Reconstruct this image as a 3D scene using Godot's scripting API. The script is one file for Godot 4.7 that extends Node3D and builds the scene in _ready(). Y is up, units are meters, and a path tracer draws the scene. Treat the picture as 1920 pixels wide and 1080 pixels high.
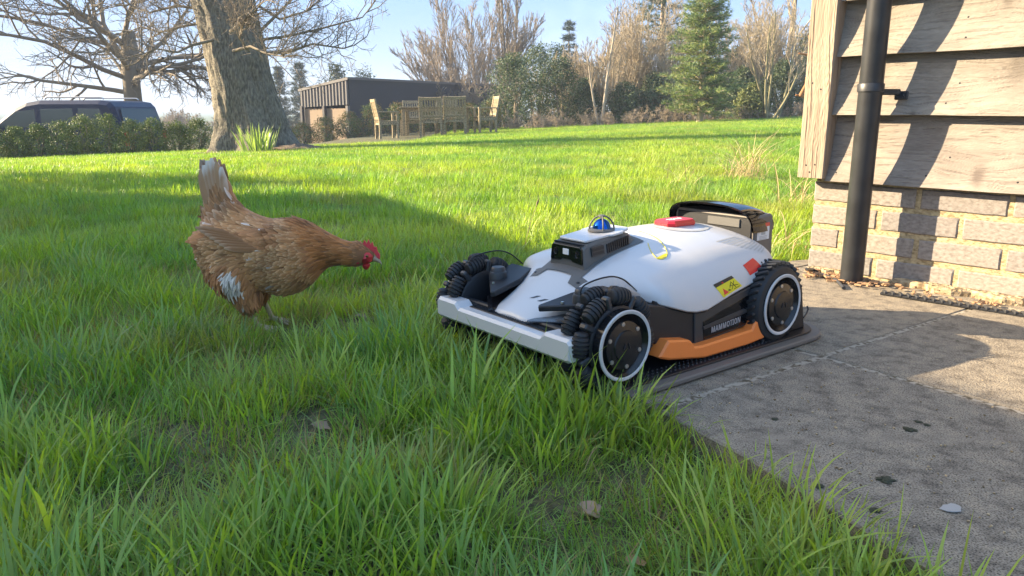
extends Node3D
# ---------------------------------------------------------------- mesh builder
class MB:
	var v := PackedVector3Array()
	var n := PackedVector3Array()
	var uv := PackedVector2Array()
	var c := PackedColorArray()
	var ix := PackedInt32Array()
	var col := Color.WHITE
	func vert(p: Vector3, nn: Vector3, t: Vector2) -> int:
		v.append(p); n.append(nn); uv.append(t); c.append(col)
		return v.size() - 1
	func tri(a: Vector3, b: Vector3, d: Vector3, ta := Vector2.ZERO, tb := Vector2.ZERO, td := Vector2.ZERO):
		var nn := (d - a).cross(b - a).normalized()
		var k := v.size()
		vert(a, nn, ta); vert(b, nn, tb); vert(d, nn, td)
		ix.append(k); ix.append(k + 1); ix.append(k + 2)
	func quad(a: Vector3, b: Vector3, d: Vector3, e: Vector3, ta := Vector2(0, 0), tb := Vector2(1, 0), td := Vector2(1, 1), te := Vector2(0, 1)):
		var nn := (d - a).cross(b - a)
		if nn.length_squared() < 1e-16:
			nn = (e - a).cross(d - a)
		nn = nn.normalized()
		var k := v.size()
		vert(a, nn, ta); vert(b, nn, tb); vert(d, nn, td); vert(e, nn, te)
		for j in [0, 1, 2, 0, 2, 3]: ix.append(k + j)
	# smooth grid: rows of equal length
	func grid(rows: Array, closed := false, us := 1.0, vs := 1.0):
		var R := rows.size()
		var C: int = rows[0].size()
		var k := v.size()
		for r in R:
			for q in C:
				vert(rows[r][q], Vector3.ZERO, Vector2(us * q / (C - 1.0) if not closed else us * q / float(C), vs * r / (R - 1.0)))
		var m := C if closed else C - 1
		for r in R - 1:
			for q in m:
				var a := k + r * C + q
				var b := k + r * C + (q + 1) % C
				var d := b + C
				var e := a + C
				var nn := (v[d] - v[a]).cross(v[b] - v[a]) + (v[e] - v[a]).cross(v[d] - v[a])
				n[a] += nn; n[b] += nn; n[d] += nn; n[e] += nn
				ix.append(a); ix.append(b); ix.append(d); ix.append(a); ix.append(d); ix.append(e)
		for j in range(k, v.size()):
			n[j] = n[j].normalized() if n[j].length_squared() > 1e-20 else Vector3.UP
	func fan(pts: Array, flip := false):
		var ctr := Vector3.ZERO
		for p in pts: ctr += p
		ctr /= pts.size()
		for q in pts.size():
			if flip: tri(ctr, pts[(q + 1) % pts.size()], pts[q])
			else: tri(ctr, pts[q], pts[(q + 1) % pts.size()])
	func box(ctr: Vector3, size: Vector3, bs := Basis.IDENTITY, bev := 0.0, uvk := 1.0):
		var h := size / 2
		bev = minf(bev, minf(h.x, minf(h.y, h.z)) * 0.9)
		var ax := [Vector3.RIGHT, Vector3.UP, Vector3.BACK]
		for a in 3:
			for s in [-1.0, 1.0]:
				var b := (a + 1) % 3
				var d := (a + 2) % 3
				var o: Vector3 = ax[a] * h[a] * s
				var eb: Vector3 = ax[b] * (h[b] - bev)
				var ed: Vector3 = ax[d] * (h[d] - bev)
				var q := [o - eb - ed, o + eb - ed, o + eb + ed, o - eb + ed]
				if s > 0: q.reverse()
				var t := []
				for p in q: t.append(Vector2(p[b] if b != 1 else p[d], p[d] if b != 1 else p[b]) * uvk)
				quad(ctr + bs * q[0], ctr + bs * q[1], ctr + bs * q[2], ctr + bs * q[3], t[0], t[1], t[2], t[3])
				if bev > 0 :
					for s2 in [-1.0, 1.0]:
						var p1: Vector3 = ax[a] * h[a] * s + ax[b] * (h[b] - bev) * s2
						var p2: Vector3 = ax[a] * (h[a] - bev) * s + ax[b] * h[b] * s2
						var e1: Vector3 = ax[d] * (h[d] - bev)
						var w := [p1 - e1, p2 - e1, p2 + e1, p1 + e1]
						if s * s2 > 0: w.reverse()
						quad(ctr + bs * w[0], ctr + bs * w[1], ctr + bs * w[2], ctr + bs * w[3])
		if bev > 0:
			for sx in [-1.0, 1.0]:
				for sy in [-1.0, 1.0]:
					for sz in [-1.0, 1.0]:
						var a1 := Vector3(h.x * sx, (h.y - bev) * sy, (h.z - bev) * sz)
						var a2 := Vector3((h.x - bev) * sx, h.y * sy, (h.z - bev) * sz)
						var a3 := Vector3((h.x - bev) * sx, (h.y - bev) * sy, h.z * sz)
						if sx * sy * sz > 0: tri(ctr + bs * a1, ctr + bs * a3, ctr + bs * a2)
						else: tri(ctr + bs * a1, ctr + bs * a2, ctr + bs * a3)
	func tube(path: Array, radii: Array, sides := 8, cap := true, vs := 1.0):
		var rows := []
		var up := Vector3.UP
		var N := path.size()
		var t0: Vector3 = (path[1] - path[0]).normalized()
		if absf(t0.dot(up)) > 0.9: up = Vector3.RIGHT
		var x := t0.cross(up).normalized()
		for i in N:
			var t: Vector3 = (path[mini(i + 1, N - 1)] - path[maxi(i - 1, 0)]).normalized()
			x = (x - t * x.dot(t)).normalized()
			var y := t.cross(x)
			var row := PackedVector3Array()
			for s in sides:
				var a := TAU * s / sides
				row.append(path[i] + (x * cos(a) + y * sin(a)) * radii[mini(i, radii.size() - 1)])
			rows.append(row)
		grid(rows, true, 1.0, vs)
		if cap:
			fan(Array(rows[0]), true)
			fan(Array(rows[N - 1]))
	# cheap tapered twig: three sides, no normals blending needed
	func twig(a: Vector3, b: Vector3, ra: float, rb: float, sides := 3):
		var t := (b - a).normalized()
		var x := t.cross(Vector3.UP if absf(t.y) < 0.9 else Vector3.RIGHT).normalized()
		var y := t.cross(x)
		var k := v.size()
		for s in sides:
			var an := TAU * s / sides
			var o := x * cos(an) + y * sin(an)
			vert(a + o * ra, o, Vector2(float(s) / sides, 0)); vert(b + o * rb, o, Vector2(float(s) / sides, 1))
		for s in sides:
			var p := k + s * 2
			var q := k + ((s + 1) % sides) * 2
			for j in [p, q + 1, q, p, p + 1, q + 1]: ix.append(j)
	# lathe round the local y axis of xf; profile of Vector2(radius, y); creases over 35 degrees stay sharp
	func lathe(prof: Array, xf: Transform3D, segs := 32, closed := false):
		var N := prof.size()
		var nr := []
		for i in N - 1:
			var d: Vector2 = prof[i + 1] - prof[i]
			nr.append(Vector2(d.y, -d.x).normalized())
		for i in N - 1:
			var n0: Vector2 = nr[i]
			var n1: Vector2 = nr[i]
			if i > 0 and nr[i].dot(nr[i - 1]) > 0.8: n0 = (nr[i] + nr[i - 1]).normalized()
			if i < N - 2 and nr[i].dot(nr[i + 1]) > 0.8: n1 = (nr[i] + nr[i + 1]).normalized()
			var k := v.size()
			for s in segs + 1:
				var a := TAU * s / segs
				var o := Vector3(cos(a), 0, sin(a))
				var p0: Vector2 = prof[i]
				var p1: Vector2 = prof[i + 1]
				vert(xf * (o * p0.x + Vector3.UP * p0.y), xf.basis * (o * n0.x + Vector3.UP * n0.y), Vector2(float(s) / segs, float(i) / N))
				vert(xf * (o * p1.x + Vector3.UP * p1.y), xf.basis * (o * n1.x + Vector3.UP * n1.y), Vector2(float(s) / segs, float(i + 1) / N))
			for s in segs:
				var q := k + s * 2
				for j in [q, q + 2, q + 3, q, q + 3, q + 1]: ix.append(j)
	# prism of a 2D outline (local xy) from z0 to z1 with a chamfer
	func prism(poly: PackedVector2Array, z0: float, z1: float, xf := Transform3D.IDENTITY, bev := 0.0):
		if Geometry2D.is_polygon_clockwise(poly): poly.reverse()
		var N := poly.size()
		var inn := PackedVector2Array()
		for i in N:
			var a := poly[(i + N - 1) % N]
			var b := poly[i]
			var d := poly[(i + 1) % N]
			var e1 := (b - a).normalized()
			var e2 := (d - b).normalized()
			var m1 := Vector2(-e1.y, e1.x)
			var m2 := Vector2(-e2.y, e2.x)
			var m := (m1 + m2)
			m = m / maxf(m.dot(m1), 0.35)
			inn.append(b + m * bev)
		var t := Geometry2D.triangulate_polygon(inn)
		for e in [[z1, 1], [z0, -1]]:
			for i in range(0, t.size(), 3):
				var p := []
				for j in 3: p.append(xf * Vector3(inn[t[i + j]].x, inn[t[i + j]].y, e[0]))
				var nz := (inn[t[i + 1]] - inn[t[i]]).cross(inn[t[i + 2]] - inn[t[i]])
				if (nz > 0) == (e[1] > 0): tri(p[0], p[2], p[1], inn[t[i]], inn[t[i + 2]], inn[t[i + 1]])
				else: tri(p[0], p[1], p[2], inn[t[i]], inn[t[i + 1]], inn[t[i + 2]])
		var lv := [[inn, z1], [poly, z1 - bev], [poly, z0 + bev], [inn, z0]] if bev > 0 else [[poly, z1], [poly, z0]]
		for k in lv.size() - 1:
			for i in N:
				var j := (i + 1) % N
				var A: Vector2 = lv[k][0][i]
				var B2: Vector2 = lv[k][0][j]
				var C2: Vector2 = lv[k + 1][0][j]
				var D: Vector2 = lv[k + 1][0][i]
				quad(xf * Vector3(A.x, A.y, lv[k][1]), xf * Vector3(B2.x, B2.y, lv[k][1]), xf * Vector3(C2.x, C2.y, lv[k + 1][1]), xf * Vector3(D.x, D.y, lv[k + 1][1]), A, B2, C2, D)
	func mesh() -> ArrayMesh:
		var a := []
		a.resize(Mesh.ARRAY_MAX)
		a[Mesh.ARRAY_VERTEX] = v; a[Mesh.ARRAY_NORMAL] = n; a[Mesh.ARRAY_TEX_UV] = uv; a[Mesh.ARRAY_COLOR] = c; a[Mesh.ARRAY_INDEX] = ix
		var m := ArrayMesh.new()
		m.add_surface_from_arrays(Mesh.PRIMITIVE_TRIANGLES, a)
		return m

var taken := {}
var M := {}
var rng := RandomNumberGenerator.new()
func R(a: float, b: float) -> float: return rng.randf_range(a, b)
func numbered(called: String) -> String:
	if not taken.has(called):
		taken[called] = 0
		return called
	taken[called] += 1
	return "%s_%03d" % [called, taken[called]]
func put(called: String, mesh: Mesh, m: Material, parent: Node = null, at := Transform3D.IDENTITY) -> MeshInstance3D:
	var o := MeshInstance3D.new()
	o.mesh = mesh
	o.material_override = m
	o.transform = at
	if parent == null:
		o.name = numbered(called); add_child(o)
	else:
		o.name = called; parent.add_child(o, true)
	return o
func obj(called: String, b: MB, m: Material, parent: Node = null, at := Transform3D.IDENTITY) -> MeshInstance3D:
	return put(called, b.mesh(), m, parent, at)
func tag(o: Node, label: String, category := "", group := "", kind := ""):
	if label: o.set_meta("label", label)
	if category: o.set_meta("category", category)
	if group: o.set_meta("group", group)
	if kind: o.set_meta("kind", kind)
func thing(called: String, label: String, category: String, at := Vector3.ZERO, turn := 0.0, group := "") -> Node3D:
	var o := Node3D.new()
	o.name = numbered(called); add_child(o)
	o.position = at; o.rotation.y = turn
	tag(o, label, category, group)
	return o
func copy(o: Node3D, label := "", group := "") -> Node3D:
	var base := String(o.name)
	if base.length() > 4 and base[-4] == "_" and base.right(3).is_valid_int(): base = base.left(-4)
	var r: Node3D = o.duplicate()
	r.name = numbered(base); add_child(r)
	if label: r.set_meta("label", label)
	if group: r.set_meta("group", group)
	return r
# ---------------------------------------------------------------- materials
func lin(r: float, g: float, b: float) -> Color: return Color(r, g, b).linear_to_srgb()
func mat(called: String, col: Color, rough := 0.8, metal := 0.0) -> StandardMaterial3D:
	var m := StandardMaterial3D.new()
	m.resource_name = called
	m.albedo_color = col; m.roughness = rough; m.metallic = metal
	M[called] = m
	return m
func noise_tex(seed_: int, freq: float, octaves: int, stops: Array, size := 512, kind := FastNoiseLite.TYPE_SIMPLEX_SMOOTH, normal := false, bump := 4.0, gain := 0.5) -> NoiseTexture2D:
	var f := FastNoiseLite.new()
	f.seed = seed_; f.frequency = freq; f.fractal_octaves = octaves; f.noise_type = kind
	f.fractal_type = FastNoiseLite.FRACTAL_FBM; f.fractal_gain = gain
	var t := NoiseTexture2D.new()
	t.width = size; t.height = size; t.seamless = true; t.noise = f; t.generate_mipmaps = false
	if normal:
		t.as_normal_map = true; t.bump_strength = bump
	elif stops.size():
		var g := Gradient.new()
		var off := PackedFloat32Array()
		var cs := PackedColorArray()
		for s in stops:
			off.append(s[0]); cs.append(s[1])
		g.offsets = off; g.colors = cs
		t.color_ramp = g
	return t
func tri_map(m: StandardMaterial3D, scale: float, world := true):
	m.uv1_triplanar = true; m.uv1_world_triplanar = world; m.uv1_scale = Vector3.ONE * scale
# ---------------------------------------------------------------- the lie of the land
func th(x: float, z: float) -> float:
	var d := -z
	var h := lerpf(-0.035, 0.042 * clampf(x, -11.0, 12.0) + 0.06, smoothstep(2.6, 16.0, d))
	h -= 0.62 * smoothstep(15.5, 19.0, d) * smoothstep(-4.5, -8.0, x)
	h -= 0.5 * smoothstep(26.0, 40.0, d)
	return h
const SUN_AZ := 79.0    # degrees to the left of the view
const SUN_EL := 23.0
# ---------------------------------------------------------------- camera, sky, sun
func set_up():
	var cam := Camera3D.new()
	cam.name = "camera"
	add_child(cam)
	cam.fov = 41.64; cam.near = 0.05; cam.far = 900.0
	cam.position = Vector3(0, 0.52, 0)
	cam.rotation_degrees.x = -12.89
	cam.current = true
	var sky_m := ProceduralSkyMaterial.new()
	sky_m.sky_top_color = lin(0.080, 0.160, 0.300)
	sky_m.sky_horizon_color = lin(0.26, 0.285, 0.305)
	sky_m.sky_curve = 0.058
	sky_m.ground_horizon_color = lin(0.42, 0.42, 0.34)
	sky_m.ground_bottom_color = lin(0.10, 0.12, 0.06)
	sky_m.sun_angle_max = 80.0
	sky_m.sun_curve = 0.33
	sky_m.sky_cover = noise_cover()
	sky_m.sky_cover_modulate = Color(1, 1, 1, 0.16)
	var sky := Sky.new()
	sky.sky_material = sky_m
	var env := Environment.new()
	env.background_mode = Environment.BG_SKY
	env.sky = sky
	env.background_energy_multiplier = 1.0
	env.tonemap_mode = Environment.TONE_MAPPER_LINEAR
	env.tonemap_exposure = 4.2
	env.sdfgi_enabled = true; env.ssao_enabled = true; env.ssil_enabled = true
	env.fog_enabled = true
	env.fog_density = 0.0017
	env.fog_light_color = Color(0.86, 0.92, 1.0)
	var we := WorldEnvironment.new()
	we.name = "world_environment"
	we.environment = env
	add_child(we)
	var sun := DirectionalLight3D.new()
	sun.name = "sun"
	sun.light_energy = 1.42
	sun.light_color = Color(1.0, 0.91, 0.77)
	sun.light_angular_distance = 0.5
	sun.shadow_enabled = true
	add_child(sun)
	var az := deg_to_rad(SUN_AZ)
	var el := deg_to_rad(SUN_EL)
	var to_sun := Vector3(-sin(az) * cos(el), sin(el), -cos(az) * cos(el))
	sun.look_at_from_position(Vector3.ZERO, -to_sun, Vector3.UP)
func noise_cover() -> ImageTexture:
	var f := FastNoiseLite.new()
	f.seed = 12; f.frequency = 1.0; f.fractal_octaves = 5; f.noise_type = FastNoiseLite.TYPE_SIMPLEX_SMOOTH
	var w := 1024
	var h := 512
	var im := Image.create(w, h, false, Image.FORMAT_RGBA8)
	for y in h / 2:
		var el := PI / 2 - PI * (y + 0.5) / h
		for x in w:
			var a := TAU * (x + 0.5) / w
			var k := 1.0 / (sin(el) + 0.12)
			var q := f.get_noise_3d(cos(a) * cos(el) * k * 0.55, sin(a) * cos(el) * k * 1.5, 0.0)
			var s := smoothstep(0.02, 0.5, q) * smoothstep(0.0, 0.25, el)
			im.set_pixel(x, y, Color(0.75, 0.78, 0.82, s))
	return ImageTexture.create_from_image(im)
# ---------------------------------------------------------------- shared materials
func wood_images(seed_: int, knots: Array, dark: Color, pale: Color, W := 1024, H := 200) -> Array:
	var f := FastNoiseLite.new()
	f.seed = seed_; f.frequency = 1.0; f.fractal_octaves = 3
	var im := Image.create(W, H, false, Image.FORMAT_RGB8)
	var bm := Image.create(W, H, false, Image.FORMAT_RGB8)
	for y in H:
		var vy := float(y) / H
		for x in W:
			var vx := 4.0 * x / W
			var yy := vy + 0.05 * f.get_noise_2d(vx * 0.8, vy * 1.3)
			var kn := 0.0
			for k in knots:
				var dx: float = (vx - k[0]) / k[2]
				var dy: float = (vy - k[1]) / (k[2] * 1.9)
				var r := dx * dx * 0.35 + dy * dy
				yy += 0.22 * k[2] * signf(dy) * exp(-r * 0.9) * minf(absf(dy) * 2.0, 1.0) * 3.0
				var r2 := dx * dx + dy * dy
				kn = maxf(kn, exp(-r2 * 5.0))
			var ring := 0.5 + 0.5 * sin(yy * 96.0 + 3.0 * f.get_noise_2d(vx * 0.5, yy * 4.0))
			var grain := f.get_noise_2d(vx * 9.0, yy * 190.0)
			var blot := f.get_noise_2d(vx * 1.7 + 9.0, vy * 2.6)
			var crack := smoothstep(0.30, 0.48, f.get_noise_2d(vx * 1.6 + 31.0, yy * 46.0))
			var t := clampf(0.62 + 0.12 * (ring - 0.5) + 0.28 * grain + 0.30 * blot - 0.38 * crack - 0.8 * kn, 0.0, 1.0)
			im.set_pixel(x, y, dark.lerp(pale, t))
			var hgt := clampf(0.6 + 0.2 * (ring - 0.5) + 0.3 * grain - 0.6 * crack - 0.3 * kn, 0.0, 1.0)
			bm.set_pixel(x, y, Color(hgt, hgt, hgt))
	bm.bump_map_to_normal_map(3.0)
	return [ImageTexture.create_from_image(im), ImageTexture.create_from_image(bm)]
func materials():
	var m: StandardMaterial3D
	for q in [["board_a", 3, [[0.33, 0.45, 0.17], [1.35, 0.25, 0.08], [2.9, 0.3, 0.1]], lin(0.17, 0.145, 0.12), lin(0.385, 0.345, 0.285)], ["board_b", 17, [[1.50, 0.28, 0.20], [0.75, 0.75, 0.06], [3.4, 0.7, 0.08]], lin(0.17, 0.145, 0.12), lin(0.38, 0.34, 0.285)], ["board_c", 29, [[1.32, 0.62, 0.09], [0.30, 0.7, 0.06], [2.3, 0.75, 0.1]], lin(0.165, 0.135, 0.115), lin(0.365, 0.325, 0.275)], ["post_wood", 41, [[2.55, 0.5, 0.12]], lin(0.20, 0.15, 0.11), lin(0.43, 0.35, 0.265)]]:
		m = mat(q[0], Color.WHITE, 0.85)
		var im := wood_images(q[1], q[2], q[3], q[4])
		m.albedo_texture = im[0]; m.normal_enabled = true; m.normal_texture = im[1]; m.normal_scale = 0.55
		m.metallic_specular = 0.3
	for k in 4:
		m = mat("brick_%d" % k, [lin(0.315, 0.285, 0.255), lin(0.285, 0.26, 0.238), lin(0.335, 0.298, 0.26), lin(0.265, 0.248, 0.23)][k], 0.9)
		m.albedo_texture = noise_tex(50 + k, 0.03, 5, [[0.2, Color(0.80, 0.79, 0.78)], [0.5, Color(0.95, 0.94, 0.93)], [0.75, Color(1, 1, 1)]], 512)
		m.normal_enabled = true; m.normal_texture = noise_tex(60 + k, 0.035, 5, [], 512, FastNoiseLite.TYPE_SIMPLEX_SMOOTH, true, 6.0)
		m.normal_scale = 0.6
		tri_map(m, 5.0)
	m = mat("mortar", lin(0.48, 0.385, 0.225), 0.95)
	m.albedo_texture = noise_tex(71, 0.05, 5, [[0.25, Color(0.72, 0.70, 0.66)], [0.6, Color(1, 1, 1)]], 256)
	m.normal_enabled = true; m.normal_texture = noise_tex(72, 0.12, 4, [], 256, FastNoiseLite.TYPE_SIMPLEX_SMOOTH, true, 4.0)
	tri_map(m, 5.0)
	# concrete slabs: coarse lichen patches times fine speckle
	for k in 3:
		m = mat("slab_%d" % k, [lin(0.365, 0.322, 0.262), lin(0.345, 0.308, 0.255), lin(0.375, 0.328, 0.262)][k], 0.92)
		m.albedo_texture = noise_tex(80 + k, 0.012, 7, [[0.18, Color(0.68, 0.665, 0.64)], [0.40, Color(0.86, 0.845, 0.82)], [0.55, Color(0.93, 0.92, 0.89)], [0.74, Color(1, 0.98, 0.93)]], 1024, FastNoiseLite.TYPE_SIMPLEX_SMOOTH, false, 4.0, 0.74)
		m.detail_enabled = true; m.detail_blend_mode = BaseMaterial3D.BLEND_MODE_MUL
		m.detail_uv_layer = BaseMaterial3D.DETAIL_UV_1
		m.detail_albedo = noise_tex(90 + k, 0.22, 4, [[0.22, Color(0.40, 0.39, 0.38)], [0.34, Color(0.80, 0.79, 0.78)], [0.45, Color(0.92, 0.91, 0.90)], [0.62, Color(1, 1, 1)], [0.8, Color(1, 1, 1)]], 1024)
		m.normal_enabled = true; m.normal_texture = noise_tex(100 + k, 0.10, 4, [], 1024, FastNoiseLite.TYPE_SIMPLEX_SMOOTH, true, 5.0)
		m.normal_scale = 0.28
		tri_map(m, 1.25)
	m = mat("joint_mortar", lin(0.37, 0.325, 0.255), 0.95)
	m.albedo_texture = noise_tex(110, 0.06, 5, [[0.25, Color(0.55, 0.52, 0.46)], [0.55, Color(1, 1, 1)]], 256)
	tri_map(m, 3.0)
	m = mat("earth", Color.WHITE, 1.0)
	m.albedo_texture = noise_tex(120, 0.02, 6, [[0.25, lin(0.045, 0.042, 0.02)], [0.45, lin(0.085, 0.085, 0.035)], [0.6, lin(0.13, 0.105, 0.06)], [0.75, lin(0.11, 0.14, 0.04)]], 1024, FastNoiseLite.TYPE_SIMPLEX_SMOOTH, false, 4.0, 0.7)
	m.normal_enabled = true; m.normal_texture = noise_tex(121, 0.06, 4, [], 512, FastNoiseLite.TYPE_SIMPLEX_SMOOTH, true, 6.0)
	tri_map(m, 0.8)
	m = mat("soil", Color.WHITE, 1.0)
	m.albedo_texture = noise_tex(122, 0.05, 6, [[0.25, lin(0.07, 0.05, 0.035)], [0.5, lin(0.16, 0.12, 0.085)], [0.75, lin(0.26, 0.2, 0.14)]], 512)
	m.normal_enabled = true; m.normal_texture = noise_tex(123, 0.08, 5, [], 512, FastNoiseLite.TYPE_SIMPLEX_SMOOTH, true, 9.0)
	tri_map(m, 2.0)
	m = mat("grass", Color.WHITE, 0.38)
	m.vertex_color_use_as_albedo = true; m.backlight_enabled = true; m.backlight = Color(0.95, 1.0, 0.45); m.metallic_specular = 0.35
	m = mat("dark_plastic", lin(0.013, 0.014, 0.017), 0.5)
	m = mat("pipe_plastic", lin(0.030, 0.032, 0.036), 0.42)
	m.albedo_texture = noise_tex(130, 0.02, 5, [[0.3, Color(0.8, 0.8, 0.8)], [0.7, Color(1, 1, 1)]], 256)
	tri_map(m, 2.0)
	m = mat("sandstone", lin(0.52, 0.40, 0.24), 0.95)
	m.albedo_texture = noise_tex(131, 0.03, 5, [[0.25, Color(0.6, 0.58, 0.55)], [0.6, Color(1, 1, 1)]], 256)
	m.normal_enabled = true; m.normal_texture = noise_tex(132, 0.06, 4, [], 256, FastNoiseLite.TYPE_SIMPLEX_SMOOTH, true, 8.0)
	tri_map(m, 4.0)
	m = mat("dry_leaf", lin(0.36, 0.22, 0.12), 0.8)
	m.backlight_enabled = true; m.backlight = Color(0.5, 0.4, 0.3)
	m = mat("pale_leaf", lin(0.30, 0.21, 0.145), 0.85)
	m = mat("moss", lin(0.050, 0.052, 0.030), 1.0)
# ---------------------------------------------------------------- ground, patio
const EDGE0 := Vector2(0.269, -1.281)
const EDGE_DIR := Vector2(0.4226, 0.9063)
const FAR0 := Vector2(-0.06, -1.93)
const FAR_DIR := Vector2(0.809, -0.588)
const CORNER := Vector3(1.032, 0, -2.579)
const WU := Vector3(0.6534, 0, 0.7570)
const WN := Vector3(-0.7570, 0, 0.6534)
func on_patio(x: float, z: float) -> float:   # metres inside the paved area, negative outside
	var p := Vector2(x, z)
	var a := (p - EDGE0).dot(Vector2(EDGE_DIR.y, -EDGE_DIR.x))
	var b := (p - FAR0).dot(Vector2(-FAR_DIR.y, FAR_DIR.x))
	return minf(a, b)
func in_building(x: float, z: float) -> bool:
	var q := Vector3(x, 0, z) - CORNER
	return q.dot(WN) < 0.03 and q.dot(WU) > -0.02 and q.dot(WN) > -3.0
func ground():
	var xs := []
	var zs := []
	for k in range(-60, 61): xs.append(signf(k) * (absf(k) * 0.1 + 0.00019 * pow(absf(k), 3.4)))
	for k in range(-26, 96): zs.append(-signf(k) * (absf(k) * 0.12 + 0.000028 * pow(absf(k), 3.5)))
	var rows := []
	for z in zs:
		var row := PackedVector3Array()
		for x in xs:
			var h := th(x, z)
			if Vector2(x, z).length() < 4.0: h -= 0.05 * smoothstep(-0.1, 0.15, on_patio(x, z))
			row.append(Vector3(x, h + 0.006 * sin(x * 7.1 + z * 3.0) * sin(z * 6.3), z))
		rows.append(row)
	var b := MB.new()
	b.grid(rows)
	var g := obj("ground", b, M.earth)
	tag(g, "grassy earth under the lawn running back to the trees", "", "", "structure")
func patio():
	var p := Node3D.new()
	p.name = "patio"; add_child(p)
	tag(p, "weathered concrete paving slabs beside the brick plinth", "", "", "structure")
	# frame: origin at the crossing of the two joints, a runs along the mower, b towards the viewer's right
	var o := Vector2(0.683, -1.596)
	var a := Vector2(0.809, -0.588)
	var bb := Vector2(0.588, 0.809)
	var w := func(s: float, t: float) -> Vector2: return o + a * s + bb * t
	var base := MB.new()
	var outline := PackedVector2Array()
	var inw := Vector2(EDGE_DIR.y, -EDGE_DIR.x) * 0.03
	var near := [EDGE0 + EDGE_DIR * -0.60 + inw, EDGE0 + EDGE_DIR * 2.4 + inw]
	for q in [near[0], near[1], w.call(1.5, 2.2), w.call(1.5, -0.45), FAR0 + FAR_DIR * 1.35, FAR0]: outline.append(Vector2(q.x, -q.y))
	base.prism(outline, -0.09, -0.0022, Transform3D(Basis(Vector3.RIGHT, Vector3.FORWARD, Vector3.UP), Vector3.ZERO))
	obj("mortar_bed", base, M.joint_mortar, p)
	# slabs: clipped by the ragged lawn edge
	var clip := PackedVector2Array()
	var rag := [[-0.72, 0.0], [-0.4, 0.01], [-0.1, -0.006], [0.2, 0.008], [0.5, -0.004], [0.8, 0.01], [1.2, 0.0], [2.4, 0.0]]
	for q in rag:
		var e: Vector2 = EDGE0 + EDGE_DIR * q[0] + Vector2(EDGE_DIR.y, -EDGE_DIR.x) * q[1]
		clip.append(e)
	clip.append(w.call(1.5, 2.2)); clip.append(w.call(1.5, -0.45)); clip.append(FAR0 + FAR_DIR * 1.35)
	var ss := [-1.5, -0.80, 0.0, 0.80, 1.5]
	var ts := [-1.4, -0.62, 0.0, 0.92, 1.84, 2.5]
	var k := 0
	for i in ss.size() - 1:
		for j in ts.size() - 1:
			var g := 0.0075
			var r := PackedVector2Array()
			var n := 7
			for e in 4:
				for q in n:
					var t := float(q) / n
					var s0: float = [ss[i] + g, ss[i + 1] - g, ss[i + 1] - g, ss[i] + g][e]
					var s1: float = [ss[i + 1] - g, ss[i + 1] - g, ss[i] + g, ss[i] + g][e]
					var t0: float = [ts[j] + g, ts[j] + g, ts[j + 1] - g, ts[j + 1] - g][e]
					var t1: float = [ts[j] + g, ts[j + 1] - g, ts[j + 1] - g, ts[j] + g][e]
					r.append(w.call(lerpf(s0, s1, t), lerpf(t0, t1, t)))
			for piece in Geometry2D.intersect_polygons(r, clip):
				if piece.size() < 3: continue
				var area := 0.0
				for q in piece.size(): area += piece[q].cross(piece[(q + 1) % piece.size()])
				if absf(area) < 0.02: continue
				var pp := PackedVector2Array()
				for q in piece: pp.append(Vector2(q.x, -q.y))
				var b := MB.new()
				var top := R(-0.0015, 0.0015)
				b.prism(pp, -0.05, top, Transform3D(Basis(Vector3.RIGHT, Vector3.FORWARD, Vector3.UP), Vector3.ZERO), 0.003)
				obj("paving_slab", b, M["slab_%d" % (k % 3)], p)
				k += 1
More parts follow.
